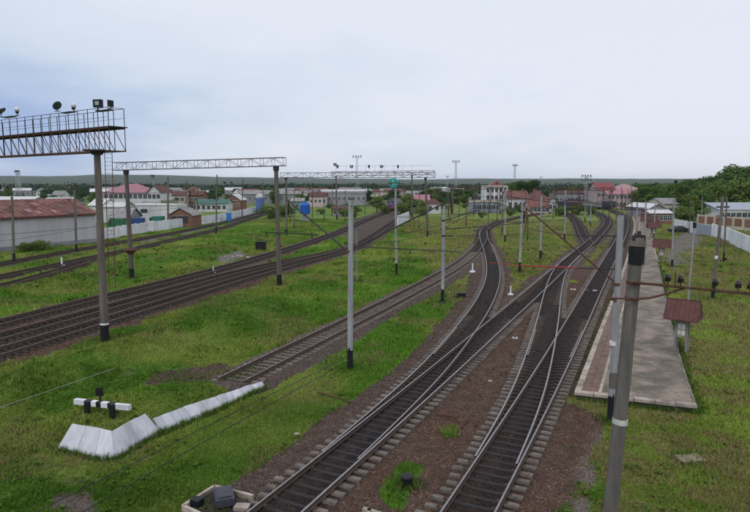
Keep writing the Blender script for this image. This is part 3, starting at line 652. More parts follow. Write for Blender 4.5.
buffer_stop()
# ------------------------------------------------------------------ poles
def line_pole(bx, by, tx, ty, label, r0=.20, r1=.15, m=None, band=True, name='overhead_line_pole', cat='pole', group=None, cap=True, bandh=None, n=14, white=False):
    r0 *= .82; r1 *= .84; b = G(bx, by, .05); t = P(tx, ty, b.y); root = thing(name, label, cat, b, group=group); d = t - b; L_ = d.length; u = d.normalized(); m = m or concrete_l
    lo = b - u * .4; bh = bandh or (L_ * .13)
    if band:
        q = b + u * bh; rb = r0 + (r1 - r0) * bh / L_
        fl = MB(); fl.cyl(lo, q, r0 + .006, rb + .006, n)
        for k in range(9):
            a_ = rnd.uniform(0, 6.28); hh_ = rnd.uniform(.05, .22); ww_ = rnd.uniform(.10, .30); r_ = rb + .006; fl.add([(q.x + r_ * math.cos(a_ - ww_), q.y + r_ * math.sin(a_ - ww_), q.z), (q.x + r_ * math.cos(a_ + ww_), q.y + r_ * math.sin(a_ + ww_), q.z), (q.x + r_ * math.cos(a_), q.y + r_ * math.sin(a_), q.z + hh_)], [(0, 1, 2)])
        part('painted_base', fl, blackp, root)
        if white: q2 = b + u * (bh + .35); part('white_band', MB().cyl(q, q2, rb + .003, rb), whitep, root, smooth=True)
    part('shaft', MB().cyl(lo + u * .01, t, r0, r1, n), m, root)
    if cap: part('cap', MB().cyl(t - u * .03, t + u * .05, r1 + .015, r1 * .8, n), steel_d, root)
    for o in root.children:
        if o.name.startswith('shaft'):
            pass
    return root, b, t, u
def collar(root, p, r, m=None, h=.12): part('collar', MB().cyl(p - Vector((0, 0, h / 2)), p + Vector((0, 0, h / 2)), r, n=12), m or rust, root)
def insulator(root, a, b, r=.07, k=4, m=None):
    mb = MB(); a = Vector(a); b = Vector(b); mb.cyl(a, b, r * .35, n=6)
    for i in range(k): c = a.lerp(b, (i + .5) / k); e_ = (b - a).normalized() * (b - a).length / k * .3; mb.cyl(c - e_, c + e_, r, r * .6, n=8)
    part('insulator', mb, m or insul, root)
# near left lighting gantry ------------------------------------------------
def truss(root, A, B, hgt, wid, pan, t=.06, m=steel_d, dens=True, web='warren'):
    """box truss from A to B (centre of the bottom chords), hgt high, wid wide"""
    d = (B - A); L_ = d.length; u = d.normalized(); s = Vector((-u.y, u.x, 0)).normalized() * wid / 2; up = Vector((0, 0, hgt)); n = max(2, int(L_ / pan))
    ch = MB(); ch2 = MB(); br = MB(); cr_ = MB()
    for q in (s, -s): ch.bar(A + q, B + q, t * 1.5); ch2.bar(A + q + up, B + q + up, t * 1.5)
    for i in range(n + 1):
        p = A + u * (L_ * i / n)
        for q in (s, -s): br.bar(p + q, p + q + up, t * .7)
        cr_.bar(p + s, p - s, t * .7); cr_.bar(p + s + up, p - s + up, t * .7)
        if i < n:
            p2 = A + u * (L_ * (i + 1) / n)
            for q in (s, -s):
                if web == 'warren' and i % 2: br.bar(p + q + up, p2 + q, t * .6)
                else: br.bar(p + q, p2 + q + up, t * .6)
            cr_.bar(p + s, p2 - s, t * .5)
    part('bottom_chord', ch, m, root); part('top_chord', ch2, m, root); part('web_bracing', br, m, root); part('cross_bracing', cr_, m, root)
    return u, s, up, n, L_
def floodlight(px, py, Y, label, kind, aim=0.0, roll=0.0, S_=1.0, group='floodlights on the near gantry'):
    c = P(px, py, Y); root = thing('floodlight', label, 'floodlight', c - Vector((0, 0, .35 * S_)), group=group)
    if kind == 'disc':      # shallow reflector seen tilted
        m = MB(); a = Vector((math.cos(aim) * math.cos(roll), math.sin(aim) * .6, math.sin(roll))).normalized(); m.cyl(c - a * .11 * S_, c, .12 * S_, .34 * S_, 14); m.cyl(c, c + a * .05 * S_, .34 * S_, .33 * S_, 14); part('housing', m, blackp, root, smooth=False)
        part('lens', MB().cyl(c + a * .051 * S_, c + a * .06 * S_, .30 * S_, n=14), mat('lamp_glass', (.05, .09, .09), .15, .2, 3, spec=.8), root)
    elif kind == 'bell':
        a = Vector((.3, -.5, .75)).normalized(); m = MB(); m.cyl(c - a * .22 * S_, c, .13 * S_, .16 * S_, 12); part('housing', m, blackp, root); part('reflector', MB().ball(c + a * .1 * S_, .2 * S_, 6, 10), mat('lamp_white', (.75, .77, .8), .3, .1, 3), root, smooth=True)
    elif kind == 'square':
        m = MB(); m.box(c, (.52 * S_, .22 * S_, .44 * S_), R(-12)); m.box(c + Vector((0, .16, .0)), (.3 * S_, .16 * S_, .26 * S_), R(-12)); part('housing', m, blackp, root); part('lens', MB().box(c - Vector((0.02, .115 * S_, -.01)), (.26 * S_, .012, .22 * S_), R(-12)), mat('lamp_grey', (.35, .36, .38), .3, .15, 5), root)
    else:
        m = MB(); m.box(c, (.13 * S_, .5 * S_, .5 * S_), R(-25)); part('housing', m, blackp, root)
    part('bracket', MB().bar(c - Vector((0, 0, .1)), c - Vector((0, 0, .42 * S_)), .05).bar(c - Vector((.2 * S_, 0, .40 * S_)), c + Vector((.2 * S_, 0, -.40 * S_)), .05), steel_d, root); return root
def gantry_near():
    b = G(105, 340, .1); yb = b.y; A = P(118, 150.5, yb - .2); B0 = P(0, 157.5, yb * 1.22); u = (B0 - A); u.z = 0; u.normalize()
    z = P(98, 151, yb).z; A = Vector((A.x, A.y, z)); B = A + u * 30; B.z = z
    root = thing('lighting_gantry', 'tall steel lattice gantry with railed walkway and floodlights on a concrete column, left', 'gantry', b)
    t = P(97, 151, yb); lo = b - Vector((0, 0, .4)); bh = 1.0
    part('column_base', MB().cyl(lo, b + (t - b) * .085, .288, .280, 16), blackp, root, smooth=False)
    part('column_band', MB().cyl(b + (t - b) * .085, b + (t - b) * .094, .282, .279, 16), whitep, root)
    part('column', MB().cyl(b, t, .275, .21, 16), concrete_g, root)
    part('column_head', MB().cyl(t - Vector((0, 0, .25)), t, .36, .42, 12).box(t + Vector((0, 0, .03)), (1.3, 1.5, .1), 0), steel_d, root)
    uu, s, up, n, L_ = truss(root, A, B, 1.50, 1.15, 1.18, .06, rust, web='pratt')
    # far column outside the frame
    c2 = A + u * 27; part('column', MB().cyl((c2.x, c2.y, -.4), (c2.x, c2.y, z), .32, .25, 12), concrete, root)
    dk = MB(); q = (A + B) / 2 + up + Vector((0, 0, .06)); dk.box(q, (L_ + .5, 1.3, .06), math.atan2(u.y, u.x)); part('walkway', dk, steel_d, root)
    top = MB(); midr = MB()
    for qq in (s, -s): top.bar(A + up * 1 + qq + Vector((0, 0, 1.3)), B + up + qq + Vector((0, 0, 1.3)), .035); midr.bar(A + up + qq + Vector((0, 0, .68)), B + up + qq + Vector((0, 0, .68)), .02)
    top.bar(A + up + s + Vector((0, 0, 1.3)), A + up - s + Vector((0, 0, 1.3)), .03)
    part('handrail', top, steel_d, root); part('mid_rail', midr, steel_d, root)
    pm = MB().cyl((0, 0, 0), (0, 0, 1.3), .028, n=5).mesh('railing_post', steel_d)
    for i in range(n + 1):
        p = A + u * (L_ * i / n)
        for qq in (s, -s): link('railing_post', pm, root, p + qq + up - b)
    # ladder hung on the column
    ld = MB(); la = P(104.5, 152, yb + .1); lb = P(112, 152, yb + .3); ea = P(109.5, 289, yb + .1); eb = P(115.5, 288, yb + .3)
    ld.bar(la, ea, .035).bar(lb, eb, .035)
    part('ladder_rail', ld, rust, root); rg = MB()
    for i in range(36): rg.bar(la.lerp(ea, (i + .5) / 36), lb.lerp(eb, (i + .5) / 36), .022)
    part('ladder_rung', rg, rust, root)
    part('ladder_stay', MB().bar(la.lerp(ea, .3), b.lerp(t, .7), .03).bar(la.lerp(ea, .7), b.lerp(t, .35), .03), rust, root)
    # lamp stand plates
    for px, py, l_ in ((104.5, 110.6, 1.5), (68, 112.5, 1.3), (9.5, 117, 1.6)):
        k = (px - 118) / -118; Y = yb * (1 + .22 * k * .9); c = P(px, py, Y); part('lamp_plate', MB().box(c, (l_, .4, .07), math.atan2(u.y, u.x)), steel_d, root)
    floodlight(98, 103.5, yb, 'square black floodlight facing the viewer above the gantry end', 'square', S_=1.15)
    floodlight(110.5, 103.5, yb, 'thin black floodlight seen edge-on at the right gantry end', 'edge', S_=.85)
    floodlight(57, 105.5, yb * 1.09, 'tilted dark disc floodlight left of the white bell lamp on the gantry', 'disc', aim=R(-35), roll=R(-30), S_=1.0)
    floodlight(73.5, 106.5, yb * 1.09, 'white globe lamp on a dark holder above the middle of the gantry rail', 'bell', S_=.95)
    floodlight(17, 110.5, yb * 1.2, 'white globe lamp on a dark holder nearest the left picture edge', 'bell', S_=.95)
    floodlight(1, 111, yb * 1.22, 'dark disc floodlight cut by the left picture edge', 'disc', aim=R(10), roll=R(-50), S_=1.2)
gantry_near()
def portal(bl, br, tl, tr, ovl, ovr, hgt, wid, label, pan=1.3, t=.05, m=mat('lattice_paint', (.20, .19, .20), .7, .3, 4), colm=None, lamps=False, r=.27, band=True):
    """portal gantry: bl/br base pixels, tl/tr column-top pixels"""
    colm = colm or concrete_g; a = G(*bl, .05); b = G(*br, .05); ta = P(*tl, a.y); tb = P(*tr, b.y); root = thing('portal_gantry', label, 'gantry', a)
    for g, q in ((a, ta), (b, tb)):
        part('column', MB().cyl(g - Vector((0, 0, .5)), q, r, r * .8, 12), colm, root); part('column_head', MB().cyl(q - Vector((0, 0, .5)), q + Vector((0, 0, .02)), r * 1.15, r * 1.2, 8), steel_d, root)
        if band: part('painted_base', MB().cyl(g - Vector((0, 0, .45)), g.lerp(q, .09), r + .008, r + .004, 12), blackp, root)
    u = (tb - ta).normalized(); truss(root, ta - u * ovl, tb + u * ovr, hgt, wid, pan, t, m); return root, a, b, ta, tb
r2, a2, b2, ta2, tb2 = portal((132, 278), (279.5, 285), (126, 170), (276, 166), 1.5, 1.0, .85, .7, 'portal gantry with a pale lattice beam across the left fan of tracks', t=.06)
# basket on its left column
p = P(130.5, 250, a2.y); bk = thing('signal_relay_drum', 'dark round drum fixed on the left leg of the pale lattice gantry', 'drum', p); part('drum', MB().cyl(p - Vector((0, 0, .4)), p, .35, .75, 12).cyl(p, p + Vector((0, 0, .3)), .75, .55, 12), rust, bk); part('bracket', MB().bar(p - Vector((0, .0, .9)), p + Vector((.5, 0, -.2)), .06), rust, bk)
portal((286.5, 234), (427.5, 236), (286, 177.5), (425.5, 177.5), 1.2, 2.0, 1.0, .8, 'far portal gantry with dark legs spanning to the right of the teal sign', pan=1.6, t=.07, m=rust, colm=concrete_d, r=.24)
r4, a4, b4, ta4, tb4 = portal((337, 219), (412, 217.5), (336, 176), (412, 175), 1.5, 8.0, 1.3, .9, 'furthest portal gantry carrying a row of small floodlights', pan=2.2, t=.10, m=rust, colm=concrete_d, r=.26)
hr = MB(); hr.bar(ta4 + Vector((0, 0, 3.0)), tb4 + Vector((6, 0, 3.0)), .05)
for i in range(9): q = ta4.lerp(tb4, i / 8); hr.bar(q + Vector((0, 0, 1.3)), q + Vector((0, 0, 3.0)), .05)
part('railing', hr, steel_d, r4)
for i, x in enumerate((335, 337.5, 351.5, 369, 381.5, 398)): 
    floodlight(x, 166.5 if i else 164.5, a4.y, ['pale floodlight at the left end of the furthest gantry', 'dark floodlight second from the left on the furthest gantry', 'floodlight in front of the tall lattice mast on the furthest gantry', 'left one of the middle floodlight pair on the furthest gantry', 'right one of the middle floodlight pair on the furthest gantry', 'floodlight above the teal disc on the furthest gantry'][i], 'edge' if i % 2 else 'square', S_=1.8, group='floodlights on the furthest gantry')
# line poles ---------------------------------------------------------------
rootA, bA, tA, uA = line_pole(350, 369, 351, 199, 'tall pale concrete pole with black foot standing in grass, centre, two slanting brackets', .205, .175, bandh=1.15)
def strut(root, a, b, r=.05, m=rust, n=6): part('bracket_arm', MB().cyl(a, b, r, r * .9, n), m, root)
Y0 = bA.y
attach = P(348, 251, Y0); collar(rootA, attach, .168)
eR = P(452.5, 199, Y0 + 2.4); eL = P(287.5, 200, Y0 + 1.6)
strut(rootA, attach, eR, .05, steel_d); strut(rootA, P(346, 250, Y0), eL, .045, steel_d)
for e_, s_ in ((eR, -1), (eL, 1)):
    part('end_fitting', MB().bar(e_, e_ + Vector((s_ * .25, 0, -.75)), .07).bar(e_ + Vector((s_ * .25, 0, -.75)), e_ + Vector((s_ * .1, 0, -1.4)), .05), rust, rootA); insulator(rootA, e_ + Vector((s_ * .05, 0, -.2)), e_ + Vector((s_ * .05, 0, -.9)), .08)
part('registration_arm', MB().cyl(P(352, 250, Y0), P(365, 247, Y0 + 1), .03).cyl(P(365, 247, Y0 + 1), P(462, 252, Y0 + 3.4), .03), steel_d, rootA)
insulator(rootA, P(410, 249, Y0 + 2), P(410, 255, Y0 + 2), .06)
rootB, bB, tB, uB = line_pole(611, 420, 621, 214, 'pale concrete pole with black foot at the near end of the platform', .21, .165, bandh=1.15)
YB = bB.y
eB = P(526, 208, YB + 1.8); aB = P(617, 284, YB); collar(rootB, aB, .165); collar(rootB, P(614, 299, YB), .166); strut(rootB, aB, eB, .04)
part('end_fitting', MB().bar(eB, eB + Vector((.06, 0, -.5)), .06).bar(eB + Vector((.06, 0, -.5)), eB + Vector((-.03, 0, -1.15)), .05), rust, rootB); insulator(rootB, eB + Vector((-.08, 0, -.15)), eB + Vector((-.08, 0, -.7)), .06)
part('registration_arm', MB().cyl(P(617, 269, YB), P(577, 268, YB + .5), .03), steel_d, rootB)
part('red_arm', MB().cyl(P(577, 268, YB + .5), P(520, 265.5, YB + 1.2), .038, .034, 8).cyl(P(520, 265.5, YB + 1.2), P(487, 262.5, YB + 1.7), .016, n=6), redp, rootB)
part('marking_band', MB().cyl(P(613.3, 341, YB), P(613.2, 345, YB), .166, n=14), whitep, rootB)
part('rust_streak_strap', MB().cyl(P(613.5, 372, YB), P(612.5, 388, YB), .170, .171, n=14), concrete_d, rootB)
# other poles
line_pole(396.5, 275, 395.5, 188, 'pale pole with black foot carrying the round teal sign', .19, .15, white=True)
line_pole(442.5, 302, 444, 206, 'pale pole with black foot left of the S-bend of the curved track', .20, .16, white=True)
line_pole(519.5, 272, 522.5, 199, 'pale black-footed pole nearest in the green wedge between two tracks', .21, .17, white=True)
line_pole(505, 242, 505.8, 189, 'pale pole just right of the white pedimented building, left of its row', .2, .16)
line_pole(540.5, 259, 541.5, 195, 'pale pole in front of the red-roofed houses, middle of the green wedge', .2, .16)
line_pole(564.5, 240.5, 565.5, 190, 'pale pole further off, right of the red-roofed houses', .2, .16)
line_pole(590.5, 226, 591, 193, 'small pale pole far off between branch and main track', .2, .16)
line_pole(585, 222, 585.5, 190, 'small pale pole far off left of the diagonal main track', .2, .16)
line_pole(502, 234, 502.5, 186, 'dark slim post beside the white pedimented building', .13, .1, concrete_d)
line_pole(473.5, 217, 474, 186, 'dark slim post left of the low grey-blue building', .14, .1, concrete_d)
line_pole(635, 238, 637.5, 202, 'pale pole at the rail edge of the platform, just left of the near pole top', .22, .18)
line_pole(644.5, 243, 646, 201, 'pale pole on the platform just right of the near pole top', .2, .16)
line_pole(672, 266.5, 674, 200, 'slender pale pole with black foot on the grass right of the platform', .17, .13, bandh=.9)
line_pole(654, 235, 655, 204, 'thin pale post beyond the second shelter', .15, .12)
line_pole(14, 262, 12, 197, 'dark post in front of the long white warehouse, near the left edge', .22, .18, concrete_d, bandh=1.2)
line_pole(76.5, 252, 74.5, 190, 'dark post in front of the right half of the long white warehouse', .22, .18, concrete_d, bandh=1.2)
line_pole(216, 234, 217, 175, 'dark weathered post seen between the legs of the pale lattice gantry', .2, .16, concrete_d)
line_pole(242, 217, 243, 179, 'rust-brown post by the far end of the white panel wall', .2, .16, rust)
line_pole(263, 214, 263, 180, 'dark thin post left of the right leg of the pale gantry', .17, .14, concrete_d)
line_pole(324, 222, 324, 196, 'thin dark post right of the blue tank', .17, .14, concrete_d)
line_pole(357, 281, 356.5, 230, 'thin pale signal post behind the tall centre pole', .07, .06, concrete_l, band=False)
line_pole(712.5, 299, 723, 196, 'dark leaning wooden pole with a white ring on the right lawn', .19, .14, concrete_d, white=False)
line_pole(723.5, 261, 727, 197, 'slim dark pole with crossarm right of the thick leaning one', .15, .11, concrete_d)
line_pole(719.5, 246, 721.5, 199, 'dark pole half hidden behind the leaning one with the white ring', .15, .11, concrete_d)
line_pole(689, 233, 690.5, 200, 'thin dark post against the white wall right of the paved area', .12, .1, concrete_d)
line_pole(701, 226, 702.5, 196, 'thin pale post before the trees right', .12, .1, concrete_l)
r_, b_, t_, u_ = line_pole(688, 303, 694.5, 228, 'grey lamp post with dark head on the lawn right of the near shelter', .11, .08, concrete_l, band=False, cap=False, name='lamp_post', cat='lamp post'); part('lamp_head', MB().cyl(t_, t_ + Vector((0, 0, .5)), .13, .17, 10), blackp, r_)
seen_ = {}
for i, (x, y1, y0) in enumerate(((448, 222, 190), (459, 218, 187), (466, 226, 198), (488, 233, 204), (497, 221, 189), (527.5, 240, 216), (553, 219, 190), (571, 221, 191), (577.5, 216, 188), (597, 218, 188), (603, 214, 187), (609, 221, 190), (616, 224, 196), (622, 218, 190), (628, 215, 189), (294, 228, 186), (312, 226, 190), (332, 216, 184), (345, 222, 190), (365, 214, 182), (404, 219, 186), (419, 229, 186), (197, 224, 186), (186, 214, 180))):
    near = min(((294, 'the far portal leg'), (332, 'the furthest portal leg'), (365, 'the tall centre mast'), (404, 'the teal sign'), (448, 'the small white hut'), (466, 'the blue-grey annex'), (497, 'the white pedimented building'), (553, 'the red-roofed row'), (577, 'the branch track'), (609, 'the red-roofed station'), (628, 'the platform end'), (190, 'the brick ruin')), key=lambda q: abs(q[0] - x)); seen_.setdefault(near[1], []).append(x); k_ = len(seen_[near[1]])
    line_pole(x, y1, x + .6, y0, ('dark rusty line post nearest ' if k_ == 1 else 'another dark post further right near ' if k_ == 2 else 'third dark post off to the right of ' if k_ == 3 else 'fourth and rightmost dark post by ') + near[1], .15, .12, rust if i % 3 else concrete_d, name='far_line_pole', group='dark posts of the far yard', n=8, bandh=.8)
def cantilever(lbl, reach=3.2, hh=(8.6, 6.9, 6.2)):
    r_ = [o for o in bpy.data.objects if o.get('label', '').startswith(lbl)][0]; b = Vector(r_.location); q = np.array([b.x, b.y]); best = None
    for k, o in T.items():
        i, d = nearest(q, o)
        if best is None or d < best[0]: best = (d, o[i])
    v = Vector((best[1][0] - b.x, best[1][1] - b.y, 0)); v.normalize(); reach = min(reach, best[0]); m = MB(); top = Vector((b.x, b.y, hh[0] - 1.0)); tip = Vector((b.x, b.y, hh[0])) + v * reach
    m.cyl(top, tip, .045, n=5).cyl(Vector((b.x, b.y, hh[1])), tip, .028, n=4).cyl(Vector((b.x, b.y, hh[2])), Vector((b.x, b.y, hh[2] + .1)) + v * (reach + .4), .035, n=5)
    part('bracket_arm', m, steel_d, r_); insulator(r_, Vector((b.x, b.y, hh[2] + .02)) + v * .4, Vector((b.x, b.y, hh[2] + .04)) + v * .9, .09); insulator(r_, tip, tip - Vector((0, 0, .5)), .09)
    for z in (hh[0] - 1.0, hh[2]): collar(r_, Vector((b.x, b.y, z)), .175, steel_d, .14)
for l_ in ('pale pole with black foot left of the S-bend', 'pale black-footed pole', 'pale pole just right of the white', 'pale pole in front of the red-roofed', 'pale pole further off', 'small pale pole far off between', 'small pale pole far off left', 'pale pole at the rail edge', 'dark post in front of the long white warehouse', 'dark post in front of the right half', 'dark weathered post', 'pale pole on the platform'): cantilever(l_)
# small extras on those
for r_ in [o for o in bpy.data.objects if o.get('label', '').startswith('slim dark pole with crossarm')]:
    p = P(726, 215.5, 116); y = r_.location.y; p = P(725.8, 216, y); part('crossarm', MB().box(p, (2.6, .16, .14)), steel_d, r_)
for r_ in [o for o in bpy.data.objects if o.get('label', '').startswith('dark leaning wooden')]:
    y = r_.location.y; part('white_ring', MB().cyl(P(716.2, 258.8, y), P(716.6, 255.8, y), .155, n=12), whitep, r_); part('crossarm', MB().box(P(722.8, 207, y), (1.2, .14, .14)), steel_d, r_)
# horizontal registration arm near the right gantry leg
rh = thing('registration_arm', 'dark horizontal wire arm with short insulators fixed to the right leg of the pale gantry', 'wire arm', P(279, 233, b2.y)); yb2 = b2.y
part('arm', MB().cyl(P(265, 232.3, yb2 - .5), P(318, 234.5, yb2 + .5), .06), steel_d, rh); insulator(rh, P(266.5, 232.5, yb2 - .5), P(267, 238, yb2 - .5), .11); insulator(rh, P(287, 229.5, yb2), P(287, 235, yb2), .11); insulator(rh, P(312, 232, yb2), P(312, 238, yb2), .11)
portal((556, 215), (612, 213), (556, 190.5), (612, 190.5), 1.0, 1.0, 1.0, .9, 'dark rusty portal over the far main tracks left of the red-roofed station', pan=2.2, t=.12, m=rust, colm=concrete_d, r=.26)
portal((452, 213), (500, 214), (452, 189), (500, 189.5), 1.0, 1.0, .9, .9, 'dark portal before the white pedimented building', pan=2.2, t=.10, m=rust, colm=concrete_d, r=.24)
# teal sign
ys = G(396.5, 275).y - .25; c = P(393.5, 183, ys); ts = thing('round_sign', 'round teal signboard with a white arrow on top of a pale pole', 'sign', c)
part('board', MB().cyl(c + Vector((0, .04, 0)), c - Vector((0, .04, 0)), .62, n=8), teal, ts); part('mark', MB().box(c - Vector((.08, .055, -.05)), (.1, .01, .7), 0).box(c - Vector((-.1, .056, .12)), (.42, .01, .1), 0), whitep, ts); part('clamp', MB().bar(c, c + Vector((.3, .2, -.6)), .05), steel_d, ts)
# near dark pole with telegraph arm ---------------------------------------
def near_pole():
    Y = 11.8; t = P(637, 246, Y); b = P(610.5, 512, Y); d = (t - b).normalized(); base = b - d * ((b.z) / d.z); root = thing('telegraph_pole', 'thick grey concrete pole with black cap and rusty insulator arm, nearest the viewer', 'pole', base)
    part('shaft', MB().cyl(base - d * .3, t, .160, .125, 20), concrete_near, root)
    part('head_band', MB().cyl(P(636, 264, Y), P(637, 246.5, Y), .150, .154, 18), blackp, root)
    q = P(637.3, 246, Y); cp = MB(); cp.cyl(q, q + d * .10, .165, .158, 12); cp.cyl(q + d * .10, q + d * .17, .13, .12, 12)
    part('cap', cp, concrete_d, root)
    for dx in (-.09, 0, .09): part('cap_bolt', MB().cyl(q + Vector((dx, -.05, .1)), q + Vector((dx, -.05, .22 if dx else .30)), .045, .04, 8), steel_d, root)
    for y, r in ((282.5, .138), (298, .141)):
        k = (y - 246) / (512 - 246); x = 637 + (610.5 - 637) * k; c = P(x, y, Y); part('clamp', MB().cyl(c - d * .03, c + d * .03, r, n=18), rust, root)
    part('white_ring', MB().cyl(P(619.7, 423.5, Y), P(620.4, 418.2, Y), .1535, .152, n=20), mat('faded_white', (.42, .42, .41), .8, .35, 6, .2, stain=.6), root)
    a = P(629, 282, Y - .18); e_ = P(792, 297.5, Y - .45); part('crossarm', MB().cyl(a, e_, .028, .028, 6), rust, root)
    pts = [P(*p_, Y - .2) for p_ in ((633, 299), (650, 298), (668, 293.5), (681, 289), (688, 287))]; part('brace', MB().tube(pts, .022), rust, root)
    part('tie_strap', MB().cyl(P(612, 298, Y - .21), P(633, 299, Y - .21), .02), rust, root)
    ins = MB()
    ins.cyl((0, 0, 0), (0, 0, .11), .012, n=5); ins.cyl((0, 0, .09), (0, 0, .13), .055, .065, 10); ins.cyl((0, 0, .13), (0, 0, .17), .055, .062, 10); ins.cyl((0, 0, .17), (0, 0, .235), .05, .03, 10)
    im = ins.mesh('insulator', insul)
    for x in (668, 681, 715.5, 738.5, 750.5, 771):
        k = (x - 629) / (792 - 629); p = a.lerp(e_, k); link('insulator', im, root, p - base)
    part('tie_strap', MB().cyl(P(675, 285, Y - .3), P(675.5, 272, Y - .3), .012), rust, root)
concrete_near = mat('concrete_near_pole', (.125, .112, .105), .85, .32, 7, .35, streak=True, stain=.5)
near_pole()
# ------------------------------------------------------------------ platform shelters (roofed notice stands)
def shelter(bx, by, w, label, hgt=2.1, rise=1.0, rz=R(-20), seedpost=True):
    b = G(bx, by, PZ); root = thing('notice_shelter', label, 'shelter', b, rz, 'red-roofed stands along the platform'); h = hgt
    rf = MB(); W, Dp = w, w * .80; z0, z1 = h, h + rise; rl = W / 2 - .02
    o4 = [(-W / 2, -Dp / 2, z0), (W / 2, -Dp / 2, z0), (W / 2, Dp / 2, z0), (-W / 2, Dp / 2, z0)]; R0, R1 = (-rl, 0, z1), (rl, 0, z1)
    rf.add(o4 + [R0, R1] + [(x, y, z - .07) for x, y, z in o4], [(0, 1, 5, 4), (1, 2, 5), (2, 3, 4, 5), (3, 0, 4), (9, 8, 7, 6), (0, 6, 7, 1), (1, 7, 8, 2), (2, 8, 9, 3), (3, 9, 6, 0)])
    part('roof', rf, roof_brown, root, local=True)
    rb = MB(); rb.bar((-rl, 0, z1 + .01), (rl, 0, z1 + .01), .05)
    for q, rr_ in ((0, 0), (1, 1), (2, 1), (3, 0)): rb.bar(o4[q], (R0, R1)[rr_], .045)
    for k in range(1, 7):
        x = -W / 2 + W * k / 7; xt = max(-rl, min(rl, x)); zt = z1 if abs(x) <= rl else z0 + rise * (1 - (abs(x) - rl) / (W / 2 - rl)); yt = 0 if abs(x) <= rl + .1 else -Dp / 2 * ((abs(x) - rl) / (W / 2 - rl)); rb.bar((x, -Dp / 2, z0 + .01), (x, yt, zt + .01), .022)
    part('roof_ridge', rb, roof_brown, root, local=True)
    pm = MB().box((0, 0, (h + .1) / 2 - .0), (.12, .12, h + .1)).mesh('post', mat('grey_post', (.24, .24, .22), .8, .2, 5))
    for x in (-.32, .32):
        for y in (-.28, .28): link('post', pm, root, (x, y, 0))
    bd = MB().box((0, 0, 0), (.50, .05, .95)).mesh('notice_board', mat('notice_board', (.30, .31, .26), .6, .25, 7)); 
    for y in (-.28, .28): link('notice_board', bd, root, (0, y, 1.38))
    pp = MB().box((0, 0, 0), (.19, .012, .28)).mesh('paper', mat('paper', (.62, .6, .55), .8, .1, 9))
    for x, z in ((-.12, 1.60), (.12, 1.58), (-.11, 1.2), (.12, 1.18)): link('paper', pp, root, (x, -.32, z))
    part('brace', MB().bar((-.32, -.28, .35), (.32, -.28, .35), .03).bar((-.32, .28, .35), (.32, .28, .35), .03), steel_d, root, local=True); return root
shelter(681, 350, 1.95, 'nearest small stand with a brown-red gabled roof at the grassy platform side', rz=R(-38), rise=1.15)
shelter(661, 262, 2.35, 'second roofed stand along the platform, beyond the near one', rz=R(-25))
shelter(653, 238, 2.6, 'third roofed stand along the platform, small in the distance', rz=R(-5))
shelter(651, 229, 2.6, 'furthest roofed stand on the platform, near the low white-roofed sheds', rz=R(0))
# ------------------------------------------------------------------ line-side equipment
def dwarf_signal():
    b = G(407, 486, .05); r = thing('dwarf_signal', 'squat round black trackside drum on stubby legs in a patch of weeds', 'track equipment', b)
    part('housing', MB().cyl(b + Vector((0, 0, .16)), b + Vector((0, 0, .36)), .20, .22, 16).cyl(b + Vector((0, 0, .36)), b + Vector((0, 0, .40)), .24, .22, 16), blackp, r)
    lg = MB().box((0, 0, 0), (.055, .055, .34)).mesh('leg', blackp)
    for x, y in ((-.15, -.12), (.15, -.12), (-.15, .12), (.15, .12)): link('leg', lg, r, (x, y, .08))
dwarf_signal()
def point_machine():
    z = .16; c = G(226, 503, .1); r = thing('point_machine', 'point machine of black boxes inside a pale concrete frame at the bottom edge', 'track equipment', c)
    a, b, d, e_ = G(183, 508, z), G(214.5, 488, z), G(253, 498, z), G(226, 528, z)
    for p, q in ((a, b), (b, d), (a, e_)): part('frame_beam', MB().box((p + q) / 2, ((q - p).length, .12, .22), math.atan2((q - p).y, (q - p).x)), kerbm, r)
    an = math.atan2((d - b).y, (d - b).x)
    m0 = G(224, 500, .2); part('motor_box', MB().box((m0.x, m0.y, .33), (.62, .95, .26), an + R(45)).box((m0.x, m0.y, .47), (.5, .7, .06), an + R(45)), mat('motor_box_paint', (.05, .052, .07), .5, .3, 5), r)
    m1 = G(240, 502, .2); part('throw_bar', MB().box((m1.x, m1.y, .22), (1.3, .1, .08), an), steel_d, r); m2 = G(197, 503, .2); part('junction_box', MB().box((m2.x, m2.y, .25), (.35, .3, .22), an), blackp, r)
    part('cover_stone', MB().box((m1.x + .15, m1.y - .35, .22), (.5, .32, .12), an + .3), kerbm, r)
    part('soil_bed', MB().box(((a + d) / 2).to_tuple()[:2] + (.06,), (2.2, 1.2, .10), an), mat('oily_soil', (.04, .03, .025), .95, .4, 5), r)
    p, q = G(366, 511, z), G(395, 520, z); r2_ = thing('cable_duct', 'pale concrete duct lid just showing at the bottom edge between the tracks', 'cable duct', p); part('lid', MB().box((p + q) / 2, (1.3, .14, .2), math.atan2((q - p).y, (q - p).x)).box(p + Vector((.1, -.3, 0)), (.12, .6, .2)), kerbm, r2_)
point_machine()
mat('marker_dull', (.48, .48, .48), .85, .3, 6, .2, stain=.5)
def marker(x, y, label, kind='T', s=1.0):
    b = G(x, y, .04); r = thing('white_marker', label, 'track marker', b)
    part('base', MB().cyl(b - Vector((0, 0, .05)), b + Vector((0, 0, .14 * s)), .36 * s, .27 * s, 6), whitep if kind == 'T' else MATS['marker_dull'], r)
    if kind == 'T': part('post', MB().box(b + Vector((0, 0, .5 * s)), (.12 * s, .12 * s, .8 * s)), whitep, r)
    else: part('lamp', MB().cyl(b + Vector((0, 0, .14 * s)), b + Vector((0, 0, .24 * s)), .12 * s, .1 * s, 8), steel_d, r)
marker(510.5, 295, 'white painted post on a round base between curved and diagonal tracks'); marker(515, 338.5, 'flat white disc marker on bare ground right of the diagonal track', 'F', .75); marker(472.5, 272, 'white post on a round base beside the siding and S-bend', s=1.2)
